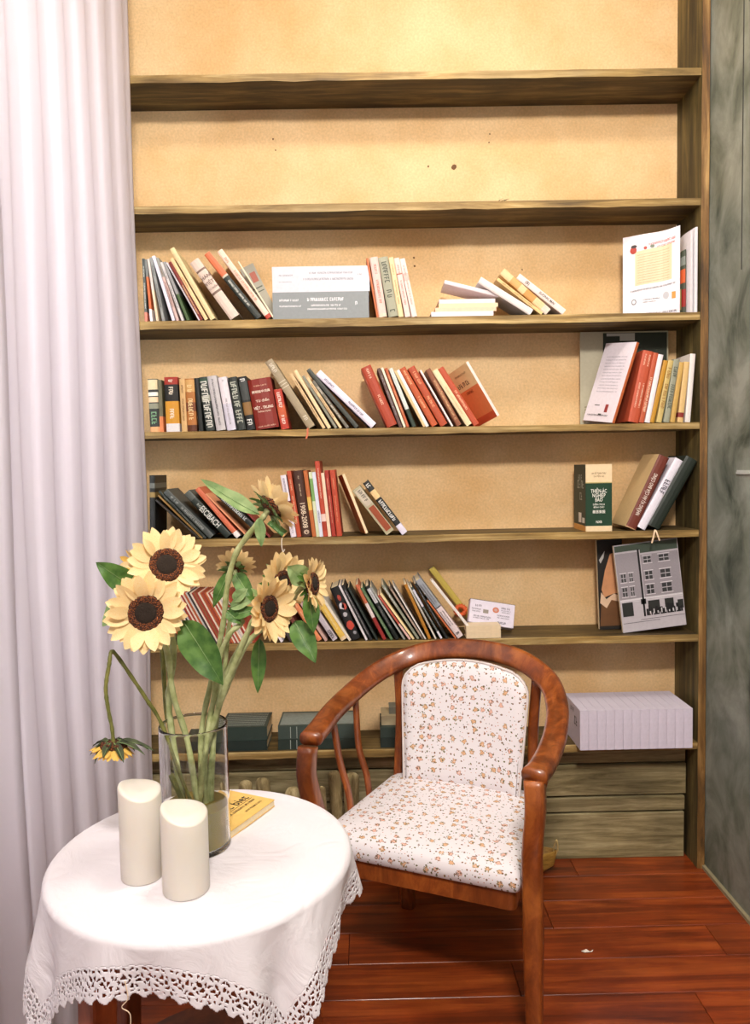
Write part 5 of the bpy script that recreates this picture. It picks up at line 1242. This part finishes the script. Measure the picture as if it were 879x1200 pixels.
g = G(); g.bevbox((0, 0, 0), (.04, 2.2, .03), .003); tr = fixn(g.mk('curtain_track', FR, loc=(-.765, .4, 3.469))); tag(tr, 'white ceiling track carrying the curtains', 'curtain track')
# ------------------------------------------------------------------ odds and ends on the floor
p = onZ(685, 1117, 0)
g = G(); rr_ = random.Random(1)
o = mk('paper_scrap', [(0, 0, .002), (.012, -.003, .004), (.018, .006, .001), (.008, .010, .006), (-.006, .008, .002), (-.010, .001, .005), (.024, .002, .003), (.028, .008, .005)], [(0, 1, 2, 3), (0, 3, 4, 5), (1, 6, 7, 2)], paint((232, 220, 206), .8), loc=(p.x, p.y, .0))
tag(o, 'small torn white scrap of paper lying on the wooden floor', 'paper')
# low tan wooden tray on the floor behind the chair
ty = 2.60; a = onZ(432, 1040, .03); b2 = onZ(652, 1030, .03)
tx = (onY(427, 1040, ty).x+onY(653, 1020, ty).x)/2; tr_ = (onY(653, 1020, ty).x-onY(427, 1040, ty).x)/2
t = thing('wooden_tray', 'low oval tan wooden tray on the floor behind the chair legs', 'tray', (tx, ty+.0, 0))
V, F = lathe([(.001, .001), (tr_*.86, .001), (tr_*.97, .025), (tr_, .075), (tr_*.985, .078), (tr_*.95, .028), (tr_*.84, .012), (.001, .012)], 64)
V = [(x, y*.15, z) for x, y, z in V]
fixn(mk('tray_body', V, F, wood('tan_tray_wood', (120, 84, 30), (186, 144, 66), (216, 178, 96), (5, 5, 24), .5, .2), t, smooth=True))
V, F = sweep(catmull([(tr_*.985, 0, .06), (tr_*1.0, -.01, .085), (tr_*.985, -.015, .12), (tr_*.965, .0, .085), (tr_*.975, .01, .06)], 6), circ(.003, 6)); fixn(mk('rope_loop', V, F, paint((206, 180, 120), .9), t, smooth=True))

# ------------------------------------------------------------------ sunflowers
def fmat(name, c1, c2, rough=.6, transl=.25, scale=40):
    if name in MATS: return MATS[name]
    m, n, l, b = newmat(name); out = n['Material Output']
    tc = n.new('ShaderNodeTexCoord'); no = n.new('ShaderNodeTexNoise'); no.inputs['Scale'].default_value = scale; no.inputs['Detail'].default_value = 4; l.new(tc.outputs['Object'], no.inputs['Vector'])
    cr = n.new('ShaderNodeValToRGB'); e = cr.color_ramp.elements; e[0].position = .35; e[0].color = lin(c1); e[1].position = .65; e[1].color = lin(c2)
    l.new(no.outputs['Fac'], cr.inputs[0]); l.new(cr.outputs[0], b.inputs['Base Color']); b.inputs['Roughness'].default_value = rough
    if transl:
        tr = n.new('ShaderNodeBsdfTranslucent'); l.new(cr.outputs[0], tr.inputs[0]); ms = n.new('ShaderNodeMixShader'); ms.inputs[0].default_value = transl
        l.new(b.outputs[0], ms.inputs[1]); l.new(tr.outputs[0], ms.inputs[2]); l.new(ms.outputs[0], out.inputs['Surface'])
    MATS[name] = m; return m
PET = fmat('petal_yellow', (242, 208, 138), (250, 230, 184), .6, .25, 60)
PETD = fmat('petal_deep_yellow', (230, 178, 70), (244, 206, 110), .6, .2, 60)
STEM = fmat('stem_green', (140, 148, 92), (180, 186, 134), .6, 0, 60)
STEMD = fmat('stem_olive', (92, 96, 40), (124, 122, 60), .6, 0, 60)
LEAF = fmat('leaf_green', (52, 92, 32), (92, 130, 58), .5, .2, 50)
LEAFP = fmat('leaf_pale_green', (110, 140, 84), (146, 168, 112), .6, .2, 50)
LEAFW = fmat('leaf_withered', (40, 50, 28), (72, 80, 46), .7, .1, 60)
def seed_mat():
    m, n, l, b = newmat('seed_ring'); tc = n.new('ShaderNodeTexCoord'); v = n.new('ShaderNodeTexVoronoi'); v.inputs['Scale'].default_value = 420; l.new(tc.outputs['Object'], v.inputs['Vector'])
    cr = n.new('ShaderNodeValToRGB'); e = cr.color_ramp.elements; e[0].position = .1; e[0].color = lin((176, 96, 40)); e[1].position = .55; e[1].color = lin((58, 26, 12)); l.new(v.outputs['Distance'], cr.inputs[0]); l.new(cr.outputs[0], b.inputs['Base Color'])
    bp = n.new('ShaderNodeBump'); bp.invert = True; bp.inputs['Strength'].default_value = 1; bp.inputs['Distance'].default_value = .003; l.new(v.outputs['Distance'], bp.inputs['Height']); l.new(bp.outputs[0], b.inputs['Normal']); b.inputs['Roughness'].default_value = .9
    return m
RIM = seed_mat(); EYE = paint((36, 24, 14), .95, .5, 300, 1.0)
def petal_mesh(L, W, curl, seed, mat):
    r = random.Random(seed); V = []; F = []; n = 7; m = 4
    tw = r.uniform(-.25, .25); bend = curl+r.uniform(-.1, .2)
    for i in range(n+1):
        f = i/n; w_ = W*.5*(sin(pi*min(1, f*.86+.12))**.75)*(1 if f < .92 else .55); 
        if i == n: w_ = W*.04
        for j in range(m+1):
            u = -1+2*j/m; a = tw*f
            y = u*w_; z = L*(.18*sin(bend*f*2.2)+.10*bend*f)+ .18*w_*u*u - .05*w_*cos(u*pi*1.5)
            V.append((L*f*(1-.08*abs(bend)*f), y*cos(a)-z*sin(a)*.2, z+y*sin(a)))
    for i in range(n):
        for j in range(m): F.append((i*(m+1)+j, (i+1)*(m+1)+j, (i+1)*(m+1)+j+1, i*(m+1)+j+1))
    me = bpy.data.meshes.new('petal'); me.from_pydata(V, [], F); me.materials.append(mat); me.polygons.foreach_set('use_smooth', [True]*len(F)); return me
def leaf_mesh(L, W, seed, mat, fold=.35, droop=.3, wav=.05):
    r = random.Random(seed); V = []; F = []; n = 14; m = 6
    for i in range(n+1):
        f = i/n; w_ = W*.5*(sin(pi*f**.75)**.8) if 0 < i < n else W*.015
        for j in range(m+1):
            u = -1+2*j/m
            x = L*f; y = u*w_; z = abs(u)*w_*fold - L*droop*f*f + wav*W*sin(f*13+u*2+seed)*abs(u) + .02*W*cos(f*26)*(1-abs(u))
            V.append((x*(1-.1*droop*f), y, z))
    for i in range(n):
        for j in range(m): F.append((i*(m+1)+j, (i+1)*(m+1)+j, (i+1)*(m+1)+j+1, i*(m+1)+j+1))
    me = bpy.data.meshes.new('leaf'); me.from_pydata(V, [], F); me.materials.append(mat); me.polygons.foreach_set('use_smooth', [True]*len(F)); return me
PM = [petal_mesh(1, .40, c, s, PET) for s, c in enumerate((.2, .5, -.1, .8, .35))]
PMD = [petal_mesh(1, .38, c, s+9, PETD) for s, c in enumerate((.2, .5, .7))]
SM = [leaf_mesh(1, .42, s, LEAF if s != 1 else LEAFP, .2, .25) for s in range(3)]
def frame(o, n, up=Vector((0, 0, 1))):
    z = Vector(n).normalized(); x = up.cross(z)
    x = x.normalized() if x.length > 1e-4 else Vector((1, 0, 0)); y = z.cross(x)
    M = Matrix((x, y, z)).transposed().to_4x4(); M.translation = o; return M
def head(parent, c, nrm, R_, rd, np_=19, rows=2, closed=0.0, seed=1, deep=0, dark=True, mats=PM, sepal=12):
    """flower head: seed disc (part) with ring, petals and sepals as sub-parts; R_ overall radius, rd disc radius"""
    r = random.Random(seed); M = frame(c, nrm)
    V, F = lathe([(.0005, -.008), (rd*.9, -.006), (rd, .0), (rd*.99, .0035), (rd*.86, .0065), (rd*.60, .0055), (rd*.56, .0030), (.0005, .0020)], 28)
    V = [(x*(1+.03*sin(9*i)), y*(1+.03*cos(7*i)), z) for i, (x, y, z) in enumerate(V)]
    d = mk('seed_disc', V, F, RIM, parent, smooth=True); d.matrix_local = M
    V, F = lathe([(rd*.64, .0028), (rd*.56, .0062), (rd*.25, .0065), (.0004, .0058)], 20); mk('disc_centre', V, F, EYE, d, smooth=True)
    for q in range(rows):
        for k in range(np_):
            a = 2*pi*(k+.5*q)/np_+r.uniform(-.07, .07); L = (R_-rd*.85)*r.uniform(.88, 1.10)*(1 if q else .98)
            tilt = closed+r.uniform(-.12, .22)-.10*q
            Q = Matrix.Rotation(a, 4, 'Z') @ Matrix.Translation((rd*.84, 0, .0015-.003*q)) @ Matrix.Rotation(-tilt, 4, 'Y') @ Matrix.Rotation(r.uniform(-.3, .3), 4, 'X') @ Matrix.Diagonal((L, L*r.uniform(1.08, 1.4), L*.9, 1))
            link(mats[r.randrange(len(mats))], 'petal', d, Q)
    for k in range(sepal):
        a = 2*pi*k/sepal+r.uniform(-.1, .1); L = (R_*.52)*r.uniform(.8, 1.1)
        Q = Matrix.Rotation(a, 4, 'Z') @ Matrix.Translation((rd*.55, 0, -.008)) @ Matrix.Rotation(-.15+r.uniform(-.2, .3), 4, 'Y') @ Matrix.Diagonal((L, L, L, 1))
        link(SM[k % 3], 'sepal', d, Q)
    return d
def stemm(parent, pts, r=.0048, mat=None, sc=None):
    P = catmull(pts, 7); n = len(P); rr_ = random.Random(int(abs(P[0].x)*9999))
    s = [1+.10*sin(i*1.3)+(.28 if rr_.random() < .06 else 0) for i in range(n)]
    V, F = sweep(P, circ(r, 8), None, s); return fixn(mk('stem', V, F, mat or STEM, parent, smooth=True))
def leafm(parent, base, tip, W, nh, mat=LEAF, seed=1, droop=.15, fold=.35):
    base, tip = Vector(base), Vector(tip); x = (tip-base); L = x.length; x.normalize(); z = Vector(nh); z = (z-x*z.dot(x)).normalized(); y = z.cross(x)
    M = Matrix((x, y, z)).transposed().to_4x4(); M.translation = base
    me = leaf_mesh(L, W, seed, mat, fold, droop)
    o = link(me, 'leaf', parent, M)
    pts = [Vector((L*f*(1-.1*droop*f), 0, -L*droop*f*f+.0008)) for f in [k/8*.96 for k in range(9)]]
    V, F = sweep(pts, circ(.0011, 5), Vector((0, 0, 1)), [1-.8*k/8 for k in range(9)]); v = mk('vein', V, F, LEAFP, o, smooth=True)
    return o
Yv = VC.y
def S(x, y, Y): return onY(x, y, Y)
def inv(dx, dy, h): return Vector((VC.x+dx, VC.y+dy, ZT+h))   # inside the vase
def flower(label, cat='flower'): return thing('sunflower', label, cat, (VC.x, VC.y, ZT+.012), group='sunflowers in the glass vase')
def L_(p): return Vector(p)-Vector((VC.x, VC.y, ZT+.012))
FR_ = lambda *p: [L_(q) for q in p]
cam_dir = lambda p: (CAM-Vector(p)).normalized()
# 1 front left big flower
f = flower('large open sunflower facing front, lowest left in the bouquet'); c = S(171, 718, 1.30)
n1 = (cam_dir(c)+Vector((-.08, 0, -.10))).normalized()
head(f, L_(c), n1, .070, .031, 19, 2, .12, 1)
stemm(f, FR_(c-n1*.008, c-n1*.03+Vector((.012, .0, -.01)), S(196, 765, 1.345), S(203, 815, 1.36), S(220, 870, 1.375), inv(.012, -.02, .06), inv(.022, -.012, .012)), .0055)
# 2 upper left
f = flower('open sunflower with one petal curled over its dark centre, upper left'); c = S(195, 662, 1.37)
n2 = (cam_dir(c)+Vector((.16, 0, .22))).normalized()
head(f, L_(c), n2, .070, .031, 19, 2, .10, 2)
stemm(f, FR_(c-n2*.008, c-n2*.03+Vector((.0, .0, -.012)), S(203, 760, 1.40), S(198, 820, 1.40), S(203, 870, 1.395), inv(-.022, .0, .06), inv(-.016, .006, .012)), .0058, STEM)
leafm(f, L_(S(158, 690, 1.40)), L_(S(114, 660, 1.36)), .045, (0, -1, .35), LEAF, 3)
leafm(f, L_(S(150, 702, 1.41)), L_(S(118, 732, 1.38)), .038, (-.3, -1, .2), LEAFP, 4)
# petals peeking at the left of flower 2: a smaller flower behind
f = flower('small half-open sunflower tucked behind the upper left one'); c = S(160, 664, 1.43); n_ = Vector((-.75, -.45, .1)).normalized()
head(f, L_(c), n_, .046, .018, 14, 1, .5, 12, mats=PM+PMD, sepal=8)
stemm(f, FR_(c-n_*.008, c-n_*.025+Vector((.01, 0, -.015)), S(190, 760, 1.44), S(196, 840, 1.43), inv(-.030, .02, .10), inv(-.02, .022, .012)), .0045, STEMD)
# 3 tall one seen from behind, top
f = flower('tallest sunflower turned away to the right, showing its green back'); c = S(318, 594, 1.34); n3 = Vector((.62, .42, .50)).normalized()
head(f, L_(c), n3, .058, .025, 18, 2, .30, 3, mats=PM, sepal=14)
stemm(f, FR_(c-n3*.008, S(308, 607, 1.34), S(295, 622, 1.345), S(276, 650, 1.36), S(266, 690, 1.37), S(261, 735, 1.38), S(247, 800, 1.39), S(236, 860, 1.395), inv(.005, .01, .06), inv(-.008, .0, .012)), .0052)
leafm(f, L_(S(304, 603, 1.34)), L_(S(234, 568, 1.33)), .030, (.2, -1, .8), LEAFP, 5, -.15)
leafm(f, L_(S(303, 607, 1.335)), L_(S(307, 641, 1.33)), .020, (.3, -1, .2), LEAFP, 6, .1)
# 4 small flower behind the tall stem
f = flower('small sunflower behind the tall curved stem, facing away'); c = S(276, 665, 1.47); n4 = Vector((.05, .75, .55)).normalized()
head(f, L_(c), n4, .043, .017, 16, 2, .25, 4, sepal=12)
stemm(f, FR_(c-n4*.008, S(279, 690, 1.45), S(268, 735, 1.44), S(262, 790, 1.43), S(243, 850, 1.42), inv(.012, .025, .08), inv(.0, .02, .012)), .0046)
leafm(f, L_(S(276, 672, 1.42)), L_(S(296, 704, 1.38)), .030, (.1, -1, .3), LEAF, 7, .12)
leafm(f, L_(S(268, 672, 1.43)), L_(S(248, 712, 1.42)), .024, (-.2, -1, .2), LEAF, 8, .1)
# 5 rear of the right pair
f = flower('sunflower behind and above the right front one, turned to the right'); c = S(330, 683, 1.38); n5 = Vector((.80, -.60, .0)).normalized()
head(f, L_(c), n5, .060, .024, 18, 2, .15, 5)
stemm(f, FR_(c-n5*.008, S(312, 700, 1.41), S(300, 725, 1.42), S(278, 765, 1.42), S(258, 815, 1.415), inv(.02, .01, .09), inv(.01, .01, .012)), .005)
# 6 front right
f = flower('sunflower of the right pair in front, dark centre turned right'); c = S(314, 713, 1.30); n6 = Vector((.84, -.54, .04)).normalized()
head(f, L_(c), n6, .060, .024, 19, 2, .22, 6)
stemm(f, FR_(c-n6*.008, S(300, 722, 1.335), S(290, 742, 1.345), S(272, 785, 1.36), S(256, 830, 1.37), S(240, 890, 1.38), inv(.018, .0, .05), inv(.012, -.004, .012)), .0056)
leafm(f, L_(S(304, 748, 1.33)), L_(S(302, 813, 1.32)), .027, (.1, -1, .1), LEAF, 9, .04, .2)
# 7 side view right
f = flower('sunflower at the far right of the bouquet seen from the side'); c = S(366, 684, 1.34); n7 = Vector((.93, -.28, .10)).normalized()
head(f, L_(c), n7, .050, .021, 18, 2, .15, 7, sepal=14)
stemm(f, FR_(c-n7*.010, S(350, 692, 1.355), S(334, 716, 1.38), S(306, 738, 1.40), S(287, 758, 1.40), S(266, 805, 1.40), S(252, 850, 1.40), inv(.026, .012, .08), inv(.02, .012, .012)), .005)
leafm(f, L_(S(358, 680, 1.34)), L_(S(338, 664, 1.32)), .040, (-.2, -1, .4), LEAFP, 10, .1)
leafm(f, L_(S(362, 696, 1.33)), L_(S(368, 742, 1.32)), .030, (.2, -1, .1), LEAF, 11, .06)
leafm(f, L_(S(345, 728, 1.35)), L_(S(370, 775, 1.31)), .042, (.2, -1, .25), LEAF, 12, .12)
# 8 drooping withered one on the left
f = flower('withered drooping sunflower hanging face down beside the curtain'); c = S(133, 874, 1.31); n8 = Vector((-.10, -.05, -1)).normalized()
head(f, L_(c), n8, .042, .023, 20, 2, .55, 8, mats=PMD, sepal=0)
for k in range(11):
    a = 2*pi*k/11; b0 = L_(c)+Vector((.010*cos(a), .010*sin(a), .008)); b1 = b0+Vector((.034*cos(a)*(1.9 if cos(a) > .3 else 1), .030*sin(a), -.004-.022*((k*7) % 5)/5))
    leafm(f, b0, b1, .014, (0, 0, 1), LEAFW, 20+k, .25, .6)
stemm(f, FR_(c-n8*.004, S(131, 852, 1.31), S(127, 832, 1.31), S(124, 806, 1.31), S(128, 778, 1.315), S(130, 765, 1.32), S(135, 766, 1.325), S(152, 790, 1.33), S(172, 820, 1.345), S(190, 850, 1.36), inv(-.018, -.02, .13), inv(.02, -.02, .03)), .0034, STEMD)
# 9 green bud facing away in the middle
f = flower('green backed sunflower head in the middle of the bouquet, petals hidden'); c = S(281, 714, 1.385); n9 = Vector((.45, .55, .35)).normalized()
head(f, L_(c), n9, .030, .016, 12, 1, 1.0, 9, mats=PMD, sepal=16)
for k, (bx, by, tx_, ty_) in enumerate(((270, 712, 296, 700), (272, 722, 300, 712), (274, 704, 288, 690), (266, 716, 282, 730))):
    leafm(f, L_(S(bx, by, 1.36)), L_(S(tx_, ty_, 1.35)), .022, (0, -1, .4), LEAF if k % 2 else LEAFP, 40+k, .25, .3)
stemm(f, FR_(c-n9*.006, S(283, 730, 1.37), S(270, 742, 1.36), S(258, 770, 1.37), S(250, 820, 1.38), inv(.012, -.01, .11), inv(.004, -.014, .012)), .005)
leafm(f, L_(S(214, 727, 1.32)), L_(S(263, 800, 1.31)), .062, (-.25, -1, .35), LEAF, 13, -.10, .25)
# extra bare stem crossing inside the vase
f = flower('bare cut stem leaning diagonally inside the glass vase'); stemm(f, FR_(inv(-.035, -.03, .145), inv(-.01, -.028, .08), inv(.022, -.026, .02)), .005, STEMD)

# dry green sprig lying on the second shelf
p = onY(588, 232, 2.615); t = thing('dried_sprig', 'tiny dark green dried sprig lying on the second shelf right of centre', 'plant', (p.x, 2.616, SH[2]+.0012))
for k in range(9):
    a = radians(-70+18*k); link(leaf_mesh(.022+.004*(k % 3), .007, 60+k, LEAFW, .3, .1), 'leaf', t, Matrix.Translation((.004*(k-4), .004+.002*(k % 3), .0015)) @ Matrix.Rotation(-radians(20+8*(k % 3)), 4, 'Y') @ Matrix.Rotation(a if k % 2 else a+pi, 4, 'Z'))
